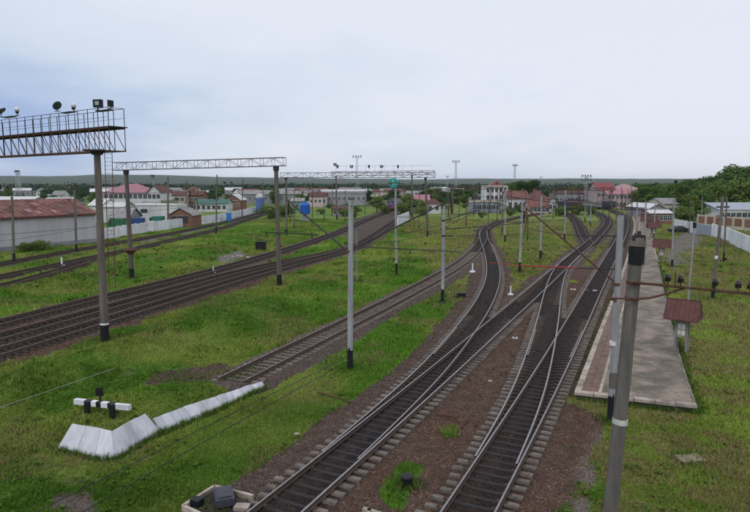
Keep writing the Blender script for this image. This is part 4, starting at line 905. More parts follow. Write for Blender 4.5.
marker(573, 290, 'white flat marker stone beside the crossover track', 'F', 1.0); marker(595, 291, 'white flat marker stone inside the platform track', 'F', .8); marker(586, 290.5, 'white flat marker stone left of the platform track rail', 'F', .7); marker(213.5, 273, 'short white post between the fan tracks left', 'T', 1.0); marker(62, 266, 'white post at the end of the overgrown rails', 'T', 1.3); marker(671, 240, 'small white stone on the lawn', 'F', .7)
def boxo(name, label, cat, x, y, w, h, dpt, m, trim=True, rz=0):
    b = G(x, y, .0); r = thing(name, label, cat, b, rz); part('body', MB().box((0, 0, h / 2 + .08), (w, dpt, h)), m, r, local=True); part('lid', MB().box((0, 0, h + .12), (w * 1.08, dpt * 1.1, .09)), m, r, local=True)
    part('foot', MB().box((-w * .35, 0, .04), (.12, dpt * .8, .2)).box((w * .35, 0, .04), (.12, dpt * .8, .2)), steel_d, r, local=True); part('door', MB().box((0, -dpt / 2 - .01, h / 2 + .08), (w * .8, .02, h * .8)), m, r, local=True); return r
boxo('relay_cabinet', 'dark relay cabinet standing in grass beside the fan of tracks', 'cabinet', 261, 250.5, 1.6, 1.35, .8, blackp, rz=R(-6))
boxo('point_box', 'small dark box on the grass edge left of the S-bend', 'track equipment', 461, 298, .75, .35, .5, blackp)
boxo('blue_booth', 'narrow bright blue booth in front of the white panel wall', 'booth', 229, 221.5, 1.3, 2.4, 1.0, mat('sky_blue_paint', (.03, .22, .55), .5, .15, 4))
def blue_tank():
    b = G(305, 221, 0); y = b.y; r = thing('blue_tank', 'bright blue round-topped tank on a pale footing amid the tracks', 'tank', b); c0 = P(305, 214, y); c1 = P(305, 204.5, y)
    part('tank', MB().cyl(c0, c1, 1.5, 1.5, 16).cyl(c1, c1 + Vector((0, 0, .7)), 1.5, .7, 16), bluep, r); part('rim', MB().cyl(c1 - Vector((0, 0, .05)), c1 + Vector((0, 0, .06)), 1.56, n=16), mat('light_blue', (.2, .42, .7)), r)
    part('footing', MB().box((b.x, b.y, .5), (2.4, 2.2, 1.0)).box((b.x, b.y, 1.5), (1.2, 1.2, 1.2)), concrete_l, r)
blue_tank()
# sandy slab on the lawn, loose rubble
b = G(690, 459.5, 0); o = link('stone_slab', MB().box((0, 0, 0), (1.0, .62, .16), .15).mesh('stone_slab', mat('sand_stone', (.24, .20, .135), .9, .2, 5, .3)), loc=(b.x, b.y, gz(b.x, b.y) + .14)); tag(o, 'flat sandy slab lying in the grass bottom right', 'slab')
def rock_mesh(seed, m):
    g = random.Random(seed); mb = MB(); mb.ball((0, 0, 0), 1, 4, 6); mb.v = [tuple(c * g.uniform(.7, 1.15) for c in v) for v in mb.v]; return mb.mesh('rubble_stone', m)
rk = [rock_mesh(i, kerbm) for i in range(3)]
rt = thing('rubble_heap', 'small heap of pale rubble beside the tracks right of the gantry leg', 'rubble', G(237, 257, 0))
for i in range(14): s = link('stone', rk[i % 3], rt, (rnd.gauss(0, 1.6), rnd.gauss(0, .9), .1)); q = rnd.uniform(.12, .35); s.scale = (q * 1.3, q, q * .7); s.rotation_euler = (0, 0, rnd.random() * 6)
for x, y, lb in ((297, 434, 'single pale stone beside the grass edge left of the diagonal track'), (490, 381, 'pale lump of stone on the red-brown ground between the main tracks'), (468, 342, 'little pale stone beside the diagonal track sleepers')):
    g_ = G(x, y, .1); s = link('loose_stone', rk[x % 3], loc=g_); s.scale = (.13, .1, .08); tag(s, lb, 'stone')
for (x0, y0), (x1, y1), lb in (((436, 414), (459, 417), 'rusty cable tube lying across the ground right of the diagonal track'), ((461, 428), (467, 419), 'short plank piece lying between the main tracks'), ((318, 392), (352, 402), 'thin cable lying over the grass towards the diagonal track')):
    a, b = G(x0, y0, .12), G(x1, y1, .12); tag(link('track_cable', MB().cyl(a, b, .03, n=6).mesh('track_cable', rust)), lb, 'cable')
# low cables along the siding end, bottom left
def cable(name, pts, r, label, m=wire_m, sag=0.0):
    q = []
    for a, b in zip(pts[:-1], pts[1:]):
        for k in range(8): t = k / 8; p = a.lerp(b, t); p.z -= sag * 4 * t * (1 - t); q.append(p)
    q.append(pts[-1]); o = link(name, MB().tube(q, r, 5).mesh(name, m)); tag(o, label, 'cable'); return o
cable('low_cable', [G(20, 520.5, 1.0), G(250, 404.5, 1.0), G(347, 357, .9)], .016, 'upper of two dark cables strung low over the grass bottom left')
cable('low_cable', [G(68, 520, 1.0), G(250, 415.5, 1.0), G(350, 360, .9)], .016, 'lower of two dark cables strung low over the grass bottom left')
cable('low_cable', [G(-8, 410, .7), G(60, 387, .7), G(117, 367.5, .6)], .012, 'thin grey cable over the grass left of the buffer stop', steel_g)
# post holding each cable end
cable('cable_stake', [G(117, 367.5, -.2), G(117, 367.5, .65)], .04, 'short dark stake in the grass holding the thin grey cable', blackp)
# overhead wires over the far tracks
def wires(key, i0f, i1f, z, label, r=.018, off=0):
    o = T[key]; n = len(o); a, b = int(n * i0f), int(n * i1f); seg = o[a:b:6]; q = [Vector((p[0] + off, p[1], z + (0.0))) for p in seg]
    if z > 7: q = [Vector((p.x, p.y, p.z - .9 * math.sin(math.pi * ((i * 3.0) % 48) / 48))) for i, p in enumerate(q)]
    ob = link('overhead_wire', MB().tube(q, r, 4).mesh('overhead_wire', wire_m)); tag(ob, label, 'wire')
wires('B1', .12, 1, 6.5, 'contact wire above the furthest track of the left fan'); wires('B1', .12, 1, 8.2, 'sagging carrier wire above the furthest track of the left fan', .02)
wires('B3', .30, 1, 6.5, 'contact wire above the nearest track of the left fan'); wires('B3', .30, 1, 8.2, 'sagging carrier wire above the nearest track of the left fan', .02)
wires('A1', .1, 1, 6.5, 'contact wire above the outer track by the white wall'); wires('A1', .1, 1, 8.2, 'sagging carrier wire above the outer track by the white wall', .02)
def catenary(key, f0, f1, label, zc=6.2, zm=7.9, span=55):
    o = resample(T[key], 5.0); n_ = len(o); o = o[int(n_ * f0):int(n_ * f1)]; m = MB(); cw = [Vector((p[0], p[1], zc)) for p in o]; sp = span / 5; mw = [Vector((p[0], p[1], zm - 1.05 * math.sin(math.pi * ((i % sp) / sp)))) for i, p in enumerate(o)]
    m.tube(cw, .034, 4).tube(mw, .036, 4)
    for a, b in zip(cw, mw): m.cyl(a, b, .016, n=4)
    ob = link('overhead_wire', m.mesh('overhead_wire', wire_m)); tag(ob, label, 'wire')
for k_, f0_, f1_, l_ in (('E', .32, 1, 'contact wire with droppers above the diagonal main track'), ('G', .36, 1, 'contact wire with droppers above the platform track'), ('D', .38, 1, 'contact wire with droppers above the curved track'), ('C', .25, 1, 'contact wire with droppers above the rusty siding'), ('H', 0, 1, 'contact wire with droppers above the short branch track'), ('A2', .2, 1, 'contact wire with droppers above the overgrown track by the white wall')): catenary(k_, f0_, f1_, l_)
for (xa, ya, Ya, xb, yb, Yb, l_) in ((286, 190, 131, 425, 190, 129, 'cross-span wire under the far portal'), (505, 196, 112, 637, 210, 120, 'cross-span wire from the white building pole to the platform pole'), (519.5, 212, 73, 541, 205, 88, 'short wire between the two nearest poles of the green wedge'), (442, 214, 55, 522, 207, 73, 'wire from the S-bend pole to the green wedge pole'), (565, 198, 115, 646, 208, 112, 'cross-span wire ending at the platform pole'), (474, 196, 200, 591, 200, 190, 'far cross-span before the red-roofed row'), (351, 206, 34, 396, 196, 71, 'wire from the tall centre pole to the teal sign pole'), (521, 226, 73, 616, 236, 26.6, 'wire dropping from the wedge pole to the platform-end pole'), (286, 184, 131, 217, 186, 112, 'wire from the far portal to the weathered post')): cable('span_wire', [P(xa, ya, Ya), P(xb, yb, Yb)], .03 if Ya < 100 else .06, l_, sag=.3)
def dwire(x0, y0, Y0_, x1, y1, Y1_, label, r=.02): cable('guy_wire', [P(x0, y0, Y0_), P(x1, y1, Y1_)], r, label, sag=.15)
dwire(440, 229.5, 60, 596, 216, 150, 'long wire crossing the green area before the station houses', .06); dwire(352, 246, Y0, 442, 232, 55, 'wire from the centre pole to the pole by the S-bend', .02)
dwire(0, 241, 80, 96, 226, 80, 'wire across the white warehouse front', .02); dwire(444, 262, 55, 485, 215, 120, 'slanting wire right of the pole by the S-bend', .03)
dwire(103, 192, 100, 150, 194, 100, 'dark wire before the pink-roofed building', .04)
# ------------------------------------------------------------------ buildings
WIN = {}
def window_mesh(w, h, frame_m):
    k = (round(w, 2), round(h, 2), frame_m.name)
    if k not in WIN:
        f = MB(); t = .08
        f.box((0, 0, h / 2 + t / 2), (w + 2 * t, .1, t)).box((0, 0, -h / 2 - t / 2), (w + 2 * t, .14, t)).box((-w / 2 - t / 2, 0, 0), (t, .1, h)).box((w / 2 + t / 2, 0, 0), (t, .1, h)).box((0, -.01, 0), (.05, .06, h)).box((0, -.012, h * .15), (w, .05, .04))
        WIN[k] = (f.mesh('window', frame_m), MB().box((0, 0, 0), (w, .03, h)).mesh('pane', glass))
    return WIN[k]
def add_windows(root, w, h, rows, cols, z0, dz, ww, wh, fm, y=0.0, x0=None, x1=None, side=None, dep=0):
    fme, pme = window_mesh(ww, wh, fm)
    x0 = -w / 2 + w / (2 * cols) if x0 is None else x0; x1 = w / 2 - w / (2 * cols) if x1 is None else x1
    for r_ in range(rows):
        for c in range(cols):
            x = x0 + (x1 - x0) * (c / max(1, cols - 1) if cols > 1 else .5)
            o = link('window', fme, root, (x, y - .03, z0 + dz * r_)) if side is None else link('window', fme, root, (side * (w / 2 + .03), (c + .5) * dep / cols, z0 + dz * r_), R(90) * side)
            link('pane', pme, o, (0, 0.02, 0))
def building(name, label, cat, x0, x1, Y, ybase_z, h, rise, dep, wm, rm, rz=0.0, roof='gable', rows=1, cols=4, ww=1.1, wh=1.3, z0=None, chim=0, over=.4, ridge='x', group=None, sidew=0, wy=None):
    """front edge spans photo columns x0..x1 at depth Y; local x along the front, local y away"""
    a, b = P(x0, 184, Y), P(x1, 184, Y); w = (b.x - a.x) / max(.3, math.cos(rz)); root = thing(name, label, cat, ((a.x + b.x) / 2, Y, ybase_z), rz, group)
    m = MB(); m.box((0, dep / 2, h / 2 - .3), (w, dep, h + .6)); part('wall', m, wm, root, local=True)
    o_ = over; r_ = MB(); th = .14
    if roof == 'flat':
        r_.box((0, dep / 2, h + .12), (w + .3, dep + .3, .24)); part('roof', r_, rm, root, local=True)
    else:
        X0, X1, Y0_, Y1_ = -w / 2 - o_, w / 2 + o_, -o_, dep + o_; z = h - .02
        if roof == 'gable' and ridge == 'x': A_, B_ = (X0, dep / 2, z + rise), (X1, dep / 2, z + rise)
        elif roof == 'gable': A_, B_ = (0, Y0_, z + rise), (0, Y1_, z + rise)
        elif roof == 'hip': hl = max(0.3, w / 2 - dep / 2 * .9); A_, B_ = (-hl, dep / 2, z + rise), (hl, dep / 2, z + rise)
        v4 = [(X0, Y0_, z), (X1, Y0_, z), (X1, Y1_, z), (X0, Y1_, z)]
        if roof == 'gable' and ridge == 'y': fs = [(0, 4, 5, 3), (1, 2, 5, 4)]; gf = [((0 - w / 2, 0, z), (w / 2, 0, z), (0, 0, z + rise * .97)), ((-w / 2, dep, z), (w / 2, dep, z), (0, dep, z + rise * .97))]
        elif roof == 'gable': fs = [(0, 1, 5, 4), (2, 3, 4, 5)]; gf = [((-w / 2, 0, z), (-w / 2, dep, z), (-w / 2, dep / 2, z + rise * .97)), ((w / 2, 0, z), (w / 2, dep, z), (w / 2, dep / 2, z + rise * .97))]
        else: fs = [(0, 1, 5, 4), (1, 2, 5), (2, 3, 4, 5), (3, 0, 4)]; gf = []
        vs = v4 + [A_, B_]; n6 = len(vs); lowv = [(x, y, q - th) for x, y, q in vs]
        r_.add(vs + lowv, fs + [tuple(i + n6 for i in f[::-1]) for f in fs] + [(0, n6, 1 + n6, 1), (1, 1 + n6, 2 + n6, 2), (2, 2 + n6, 3 + n6, 3), (3, 3 + n6, n6, 0)])
        ro = part('roof', r_, rm, root, local=True)
        if gf:
            g_ = MB()
            for tri in gf: g_.add(tri, [(0, 1, 2)])
            part('gable', g_, wm, root, local=True)
        # seams / tile courses as slight relief
        sm = MB()
        if roof == 'gable' and ridge == 'x':
            k = max(4, min(60, int(w / 1.2)))
            for i in range(1, k): x = X0 + (X1 - X0) * i / k; sm.bar((x, Y0_, z + .03), (x, dep / 2, z + rise + .03), .05)
            part('roof_seam', sm, rm, root, local=True)
        for c in range(chim):
            x = -w * .3 + w * .6 * (c / max(1, chim - 1) if chim > 1 else .3); q = link('chimney', MB().box((0, 0, 0), (.6, .6, 1.6)).box((0, 0, .85), (.75, .75, .12)).mesh('chimney', wall_brick), ro, (x, dep * .42, h + rise * .85 + .3))
    if rows * cols: add_windows(root, w, h, rows, cols, z0 or (h * .55 if rows == 1 else 1.9), (h - .6) / max(1, rows), ww, wh, wall_white if wm is not wall_white else wall_grey)
    if sidew: add_windows(root, w, h, rows, sidew, z0 or (h * .55 if rows == 1 else 1.9), (h - .6) / max(1, rows), ww, wh, wall_white, side=1, dep=dep)
    return root, w
# long white warehouse, left
pa, pb = G(-110, 263.5), G(97, 242.5); v_ = pb - pa; rzW = math.atan2(v_.y, v_.x); Lw = v_.length
wr = thing('warehouse', 'long whitewashed warehouse with an old red corrugated roof, far left', 'warehouse', (pa + pb) / 2, rzW); hW = 5.6; dW = 14
part('wall', MB().box((0, dW / 2, hW / 2 - .4), (Lw, dW, hW + .8)), wall_lilac, wr, local=True)
rf = MB(); rf.add([(-Lw / 2 - .3, -.5, hW - .1), (Lw / 2 + .5, -.5, hW - .1), (Lw / 2 + .5, dW / 2, hW + 2.6), (-Lw / 2 - .3, dW / 2, hW + 2.6), (-Lw / 2 - .3, dW + .5, hW - .1), (Lw / 2 + .5, dW + .5, hW - .1)], [(0, 1, 2, 3), (3, 2, 5, 4)]); rfo = part('roof', rf, roof_red, wr, local=True)
part('gable', MB().add([(Lw / 2, 0, hW), (Lw / 2, dW, hW), (Lw / 2, dW / 2, hW + 2.5)], [(0, 1, 2)]), wall_lilac, wr, local=True)
part('eave_board', MB().box((0, -.5, hW - .25), (Lw + .9, .08, .35)), roof_brown, wr, local=True)
sm = MB()
for i in range(int(Lw / 1.0)): x = -Lw / 2 + i * 1.0; sm.bar((x, -.5, hW - .06), (x, dW / 2, hW + 2.64), .05)
part('roof_seam', sm, roof_red, wr, local=True)
for i in range(18):
    x = rnd.uniform(0, Lw / 2 - 2); t0 = rnd.uniform(.1, .85); q = MB(); y = -.5 + (dW / 2 + .5) * t0; z = hW - .1 + 2.7 * t0; s_ = rnd.uniform(.6, 1.6); q.add([(x, y, z + .06), (x + s_, y, z + .06), (x + s_, y + 1.3, z + .06 + 1.3 * 2.7 / 7.5), (x, y + 1.3, z + .06 + 1.3 * 2.7 / 7.5)], [(0, 1, 2, 3)]); part('roof_patch', q, [roof_pink, roof_brown, roof_red][i % 3], wr, local=True)
part('wall_base', MB().box((0, -.04, .35), (Lw, .1, .9)), wall_grey, wr, local=True)
part('cable_conduit', MB().bar((-Lw / 2, -.06, 2.7), (Lw / 2, -.06, 3.0), .04), concrete_l, wr, local=True)
# gate posts beyond the warehouse
gp = thing('gate', 'pale double gate posts at the warehouse corner', 'gate', G(87, 241, 0))
for x in (84.5, 89): q = G(x, 242, 0); part('post', MB().box((q.x, q.y, 1.0), (.35, .35, 2.2)), concrete_l, gp)
# white panel wall, left
def panel_wall(pts, h, label, pw=2.5, m=None, cap=False, name='panel_wall', d0=0.14, maxn=120):
    m = m or whitep; root = thing(name, label, 'wall', pts[0]); sg = []
    rz_pts = np.array([[p.x, p.y] for p in pts]); unit = MB().box((0, 0, h / 2 - .2), (1, d0, h + .4)).mesh('panel', m); post = MB().box((0, 0, h / 2 - .15), (.26, .26, h + .5)).mesh('post', m)
    for a, b in zip(pts[:-1], pts[1:]):
        L_ = (b - a).length; n = max(1, round(L_ / pw)); an = math.atan2((b - a).y, (b - a).x)
        for i in range(n):
            c = a.lerp(b, (i + .5) / n); o = link('panel', unit, root, Vector((c.x, c.y, rnd.uniform(-.04, .04))) - Vector((pts[0].x, pts[0].y, 0)), an + rnd.gauss(0, .006)); o.scale = (L_ / n - .24, 1, 1)
            c = a.lerp(b, i / n); link('post', post, root, Vector((c.x, c.y, 0)) - Vector((pts[0].x, pts[0].y, 0)), an)
    return root
panel_wall([G(98, 241, 0), G(130, 235, 0), G(164, 230, 0), G(220, 222, 0), G(244, 216, 0), G(262, 211, 0)], 2.25, 'long white panel wall behind the outer tracks, left', m=mat('wall_panel_white', (.72, .73, .76), .85, .12, 1.2, .1, stain=.2))
panel_wall([G(674, 229.5, 0), G(690, 232.5, 0), G(696, 233.5, 0)], 2.45, 'short white wall left of the grey gate, right side', m=MATS['wall_panel_white'])
panel_wall([G(712, 236.2, 0), G(727, 241.5, 0), G(750, 253.5, 0), G(800, 279, 0)], 2.55, 'white wall running to the right picture edge', m=MATS['wall_panel_white'])
gt = panel_wall([G(696.5, 233.7, 0), G(704, 234.8, 0), G(711, 236, 0)], 2.2, 'pale blue-grey metal gate between two white wall pieces', m=mat('gate_grey', (.33, .36, .43), .6, .15, 2), name='metal_gate'); gt['category'] = 'gate'
# cream wall with brown piers behind
cw0, cw1 = G(697, 224, 0), G(800, 250, 0)
cw0 = P(697, 230, 155); cw1 = P(800, 236, 125); cw0.z = cw1.z = 0
cw = panel_wall([cw0, cw1], 3.1, 'cream boundary wall behind the white wall with rows of brown brick infill', pw=3.0, m=wall_cream, name='boundary_wall')
v2 = cw1 - cw0; n = int(v2.length / 3); im = MB().box((0, 0, 0), (2.1, .08, 1.7)).mesh('brick_infill', wall_brick)
for i in range(n): c = cw0.lerp(cw1, (i + .5) / n) + Vector((v2.y, -v2.x, 0)).normalized() * .14; link('brick_infill', im, cw, Vector((c.x, c.y, 1.9)) - Vector((cw0.x, cw0.y, 0)), math.atan2(v2.y, v2.x))
# town, left to right --------------------------------------------------------
B = building
B('house', 'long white-roofed shed behind the warehouse at the left edge', 'shed', -60, 26, 190, 0, 5.3, 1.6, 14, wall_grey, roof_white, rows=0)
B('house', 'white-roofed shed behind the middle of the warehouse roof', 'shed', 36, 62, 185, 0, 5.0, 1.7, 14, wall_grey, roof_white, rows=0)
B('house', 'small white gabled house just right of the warehouse roof end', 'house', 88, 100, 170, 0, 5.0, 1.8, 10, wall_white, roof_white, rows=0)
B('apartment_building', 'white two-storey building with a pink metal roof left of the gantry leg', 'building', 103, 147, 225, 0, 7.8, 3.2, 13, wall_white, roof_pink, rows=2, cols=9, ww=1.3, wh=1.5, z0=2.8, roof='hip')
B('apartment_building', 'white side wing with gable next to the pink-roofed building', 'building', 147, 160, 221, 0, 7.8, 2.6, 12, wall_white, roof_brown, rows=2, cols=3, ww=1.1, wh=1.4, z0=2.8, ridge='y')
r_, w_ = B('yard_building', 'long low white building with small dark opening in the yard', 'building', 124, 176, 178, 0, 4.6, .6, 10, wall_white, roof_white, roof='flat', rows=0); part('opening', MB().box((-w_ / 2 + w_ * .36, -.03, 3.0), (2.0, .1, 1.1)), glass, r_, local=True)
B('shed', 'shed with a grey slate roof and no windows behind the wall', 'shed', 108, 127, 150, 0, 2.6, 2.3, 8, wall_grey, roof_grey, rows=0)
B('shed', 'shed with a white sheet roof left of the grey slate roof', 'shed', 100, 122, 170, 0, 4.6, 1.2, 8, wall_white, roof_white, rows=0)
r_, w_ = B('ruined_shed', 'half ruined brick shed with a sagging roof and dark opening', 'shed', 167, 191, 152, 0, 3.0, 1.9, 8, wall_brick, roof_grey, ridge='y', rows=0, over=.3); part('opening', MB().box((.6, -.03, 2.0), (2.6, .1, 1.8)), glass, r_, local=True); part('broken_window', MB().box((-1.6, -.03, 2.6), (.8, .1, .8)), glass, r_, local=True)
def truck(x, y, Y, label, colm, w=4.2, h=2.2, cat='truck', rz=0.0):
    p = P(x, y, Y); root = thing('parked_truck', label, cat, (p.x, Y, 0), rz); mb = MB(); mb.box((w * .12, 0, h * .58), (w * .7, 2.1, h * .66)); part('body', mb, colm, root, local=True)
    cb = MB(); cb.add([(-w / 2, -1, .5), (-w * .25, -1, .5), (-w * .25, -1, h * .85), (-w * .42, -1, h * .85), (-w / 2, -1, h * .5), (-w / 2, 1, .5), (-w * .25, 1, .5), (-w * .25, 1, h * .85), (-w * .42, 1, h * .85), (-w / 2, 1, h * .5)], [(0, 1, 2, 3, 4), (9, 8, 7, 6, 5), (0, 5, 6, 1), (1, 6, 7, 2), (2, 7, 8, 3), (3, 8, 9, 4), (4, 9, 5, 0)]); part('cab', cb, colm, root, local=True)
    part('window', MB().box((-w * .35, -1.01, h * .66), (w * .12, .03, h * .24)), glass, root, local=True); wh = MB().cyl((0, -.12, 0), (0, .12, 0), .42, n=12).mesh('wheel', blackp)
    for xx in (-w * .36, w * .3):
        for yy in (-.95, .95): link('wheel', wh, root, (xx, yy, .42))
    return root
truck(117, 222, 140, 'green parked truck behind the white wall next to the gantry leg', mat('green_paint', (.03, .13, .06), .6, .2, 3), 3.6, 3.2); truck(137, 220, 147, 'dark blue parked truck behind the white wall', mat('navy_paint', (.03, .07, .22), .6, .2, 3), 3.4, 2.9); truck(157, 218, 150, 'green-blue parked truck near the brick ruin', mat('green_teal_paint', (.03, .16, .12), .6, .2, 3), 3.4, 3.2); truck(150, 221, 142, 'small pale van between the two coloured trucks', wall_cream, 2.4, 2.4, 'van')
B('house', 'low yellow-green house behind the yard', 'house', 160, 170, 215, 0, 5, 1.2, 8, mat('wall_olive', (.30, .32, .16), .9, .15, 1), roof_grey, rows=1, cols=2)
B('house', 'brown and cream two-storey house left of the posts', 'house', 171, 184, 240, 0, 6.6, 1.6, 10, wall_cream, roof_brown, rows=2, cols=3)
B('house', 'red-brown brick house beside the cream one', 'house', 185, 201, 245, 0, 6.4, 1.8, 10, wall_brick, roof_brown, rows=2, cols=4, chim=1)
B('shed', 'long green-roofed shed behind the panel wall', 'shed', 195, 226, 235, 0, 3.4, 1.6, 10, wall_white, roof_green, rows=1, cols=6)
B('house', 'red house with a bright white roof near the wall end', 'house', 223, 240, 250, 0, 4.2, 2.6, 12, wall_brick, roof_white, rows=1, cols=3, ridge='y')
B('factory_hall', 'long grey hall beyond the white-roofed red house', 'building', 236, 300, 330, 0, 5.5, 2, 14, wall_grey, roof_grey, rows=1, cols=12)
q = P(260, 202, 225); sl_ = thing('silo', 'small blue silo with white dome near the end of the panel wall', 'silo', (q.x, 225, 0)); part('shell', MB().cyl((0, 0, -.3), (0, 0, 6.0), 1.6, n=16), mat('silo_blue', (.10, .18, .42), .6, .2, 2), sl_, local=True); part('dome', MB().ball((0, 0, 6.0), 1.7, 6, 14, (1, 1, .8)), roof_white, sl_, local=True, smooth=True)
B('house', 'teal-walled low house behind the far gantry leg', 'house', 291, 303, 240, 0, 4.2, 1.2, 8, mat('wall_teal', (.16, .30, .28), .9, .15, 1), roof_grey, rows=1, cols=3)
B('house', 'pink-brown house seen above the blue tank', 'house', 309, 326, 290, 0, 5, 2.0, 9, wall_pink, roof_brown, rows=1, cols=4)
B('warehouse', 'long low grey depot hall behind the furthest gantry', 'building', 322, 366, 300, 0, 7.0, 1.2, 14, wall_grey, roof_white, roof='gable', rows=1, cols=9)
B('house', 'dark low workshop behind the bushes in the centre', 'building', 333, 352, 205, 0, 2.6, .8, 8, wall_grey, roof_brown, rows=1, cols=4)
B('house', 'small hut with white walls and brown roof right of the bush', 'house', 427, 441, 222, 0, 3.8, 1.8, 7, wall_white, roof_brown, rows=1, cols=2, roof='hip')
B('house', 'low house with a pinkish tile roof beside the bushy mound', 'house', 415, 430, 236, 0, 4.2, 2.6, 9, wall_cream, roof_pink, rows=1, cols=2)
panel_wall([G(397.5, 227.5, 0), G(409, 221.5, 0)], 2.9, 'short stark white wall at the ramp below the bushy mound', m=whitep, pw=4)
# white classical building with small pediment
r_, w_ = B('station_office', 'white three-storey building with tall windows and a small red pediment', 'building', 486, 507.5, 262, 0, 10.0, .5, 12, wall_white, roof_white, roof='flat', rows=3, cols=5, ww=1.0, wh=1.7, z0=2.0)
part('pediment', MB().add([(-3.2, -.2, 10.3), (3.2, -.2, 10.3), (0, -.2, 12.6), (-3.2, 3, 10.3), (3.2, 3, 10.3), (0, 3, 12.6)], [(0, 1, 2), (5, 4, 3), (0, 2, 5, 3), (1, 4, 5, 2)]), mat('pediment_red', (.34, .14, .12), .8), r_, local=True); part('pediment_window', MB().cyl((0, -.3, 11.2), (0, -.22, 11.2), .5, n=10), glass, r_, local=True)
part('cornice', MB().box((0, -.25, 9.6), (w_ + .6, .5, .35)), wall_cream, r_, local=True)
for i in range(6): part('pilaster', MB().box((-w_ / 2 + w_ * i / 5, -.1, 4.8), (.4, .25, 9.3)), whitep, r_, local=True)
r_, w_ = B('station_annex', 'low blue-grey annex with a cream parapet in front of the white building', 'building', 473, 501, 228, 0, 4.0, .5, 10, wall_blue, wall_cream, roof='flat', rows=1, cols=6, ww=1.6, wh=1.6, z0=2.2); part('parapet', MB().box((0, -.12, 4.5), (w_ + .3, .3, .9)), wall_cream, r_, local=True)
B('house', 'white-walled house under a long rusty red roof right of the white building', 'house', 508, 530, 238, 0, 5.2, 3.0, 12, wall_white, roof_red, rows=1, cols=4, ww=1.1, wh=2.2, z0=2.6, chim=2)
B('house', 'house with a broad mottled red roof before the round trees', 'house', 529, 553, 244, 0, 4.0, 4.4, 13, wall_white, roof_red, rows=1, cols=5, roof='hip', chim=1)
B('house', 'small red-roofed front house with pinkish white walls', 'house', 530, 550, 222, 0, 2.6, 2.6, 8, wall_pink, roof_red, rows=1, cols=5, ww=1.2, wh=1.3, z0=1.5)
B('house', 'white gable house at the right end of the red-roofed row', 'house', 549, 558, 230, 0, 4.0, 2.0, 8, wall_white, roof_red, rows=1, cols=2, ridge='y')
B('freight_hall', 'low dark hall in the middle distance right of the houses', 'building', 556, 602, 300, 0, 6.4, 1.2, 12, wall_grey, roof_brown, rows=1, cols=12)
B('station_building', 'white station wing with bright red roof gable in the distance', 'building', 598, 616, 272, 0, 8.2, 3.4, 12, wall_pink, mat('roof_bright_red', (.26, .07, .08), .7, .2, 1, .1), rows=2, cols=5, ww=1.1, wh=1.5, z0=2.4)
B('station_building', 'pink station block with pale hipped roof', 'building', 615, 645, 290, 0, 7.6, 3.4, 14, wall_pink, mat('roof_salmon', (.40, .25, .24), .7, .15, 1, .1), rows=2, cols=8, ww=1.1, wh=1.5, z0=2.4, roof='hip')
B('station_building', 'middle pink wing between red gable and hipped block', 'building', 608, 632, 268, 0, 6.4, 2.4, 10, wall_pink, roof_pink, rows=2, cols=6, ww=1.1, wh=1.3, z0=2.2)
B('shed', 'white-roofed low shed right of the platform far end', 'shed', 651, 667, 195, 0, 3.0, 1.6, 18, wall_grey, roof_white, rows=1, cols=4, ridge='y')
B('shed', 'grey-roofed second shed behind the brick wall', 'shed', 665, 684, 200, 0, 4.4, 1.8, 14, wall_cream, roof_grey, rows=1, cols=4)
B('shed', 'low brick shed at the end of the paved yard', 'shed', 652, 674, 165, 0, 3.0, .8, 6, wall_brick, roof_white, rows=1, cols=5)
B('depot_building', 'long white building with blue-grey roof behind the cream wall, right edge', 'building', 721, 790, 175, 0, 3.6, 1.8, 16, wall_white, mat('roof_bluegrey', (.34, .37, .43), .7, .12, 1, .1), rows=1, cols=12, ww=1.3, wh=1.2)
B('depot_building', 'white upper block with a row of square windows, right edge', 'building', 722, 752, 200, 0, 7.0, .8, 12, wall_white, roof_white, roof='flat', rows=1, cols=8, ww=1.2, wh=1.3, z0=5.4)
# parked dark car by the white wall
def car(x, y, label, colm):
    b = G(x, y, 0); root = thing('parked_car', label, 'car', b, R(10)); m = MB(); L2, W2 = 2.1, .85
    sec = [(-L2, .35, .62), (-L2 + .1, .25, .85), (-1.3, .25, .92), (-.7, .25, 1.42), (.7, .25, 1.44), (1.35, .25, .98), (L2 - .05, .25, .85), (L2, .35, .6)]; vs = []
    for xx, z0_, z1_ in sec: wd = W2 if z1_ < 1.2 else W2 * .8; vs += [(xx, -W2, z0_), (xx, -W2, min(z1_, .9)), (xx, -wd, z1_), (xx, wd, z1_), (xx, W2, min(z1_, .9)), (xx, W2, z0_)]
    fs = [(i * 6 + j, i * 6 + (j + 1) % 6, (i + 1) * 6 + (j + 1) % 6, (i + 1) * 6 + j) for i in range(len(sec) - 1) for j in range(6)] + [tuple(range(6)), tuple(range(len(vs) - 1, len(vs) - 7, -1))]
    m.add(vs, fs); part('body', m, colm, root, local=True); part('side_window', MB().box((0, -W2 * .9, 1.15), (1.7, .1, .32)), glass, root, local=True); part('windscreen', MB().box((-1.0, 0, 1.15), (.05, 1.2, .3)), glass, root, local=True)
    wh = MB().cyl((0, -.1, 0), (0, .1, 0), .32, n=12).mesh('wheel', blackp)
    for xx in (-1.25, 1.3):
        for yy in (-.8, .8): link('wheel', wh, root, (xx, yy, .32))
car(678, 232, 'dark parked car in front of the white wall', mat('dark_car_paint', (.03, .035, .04), .3, .1, 3, spec=.6))
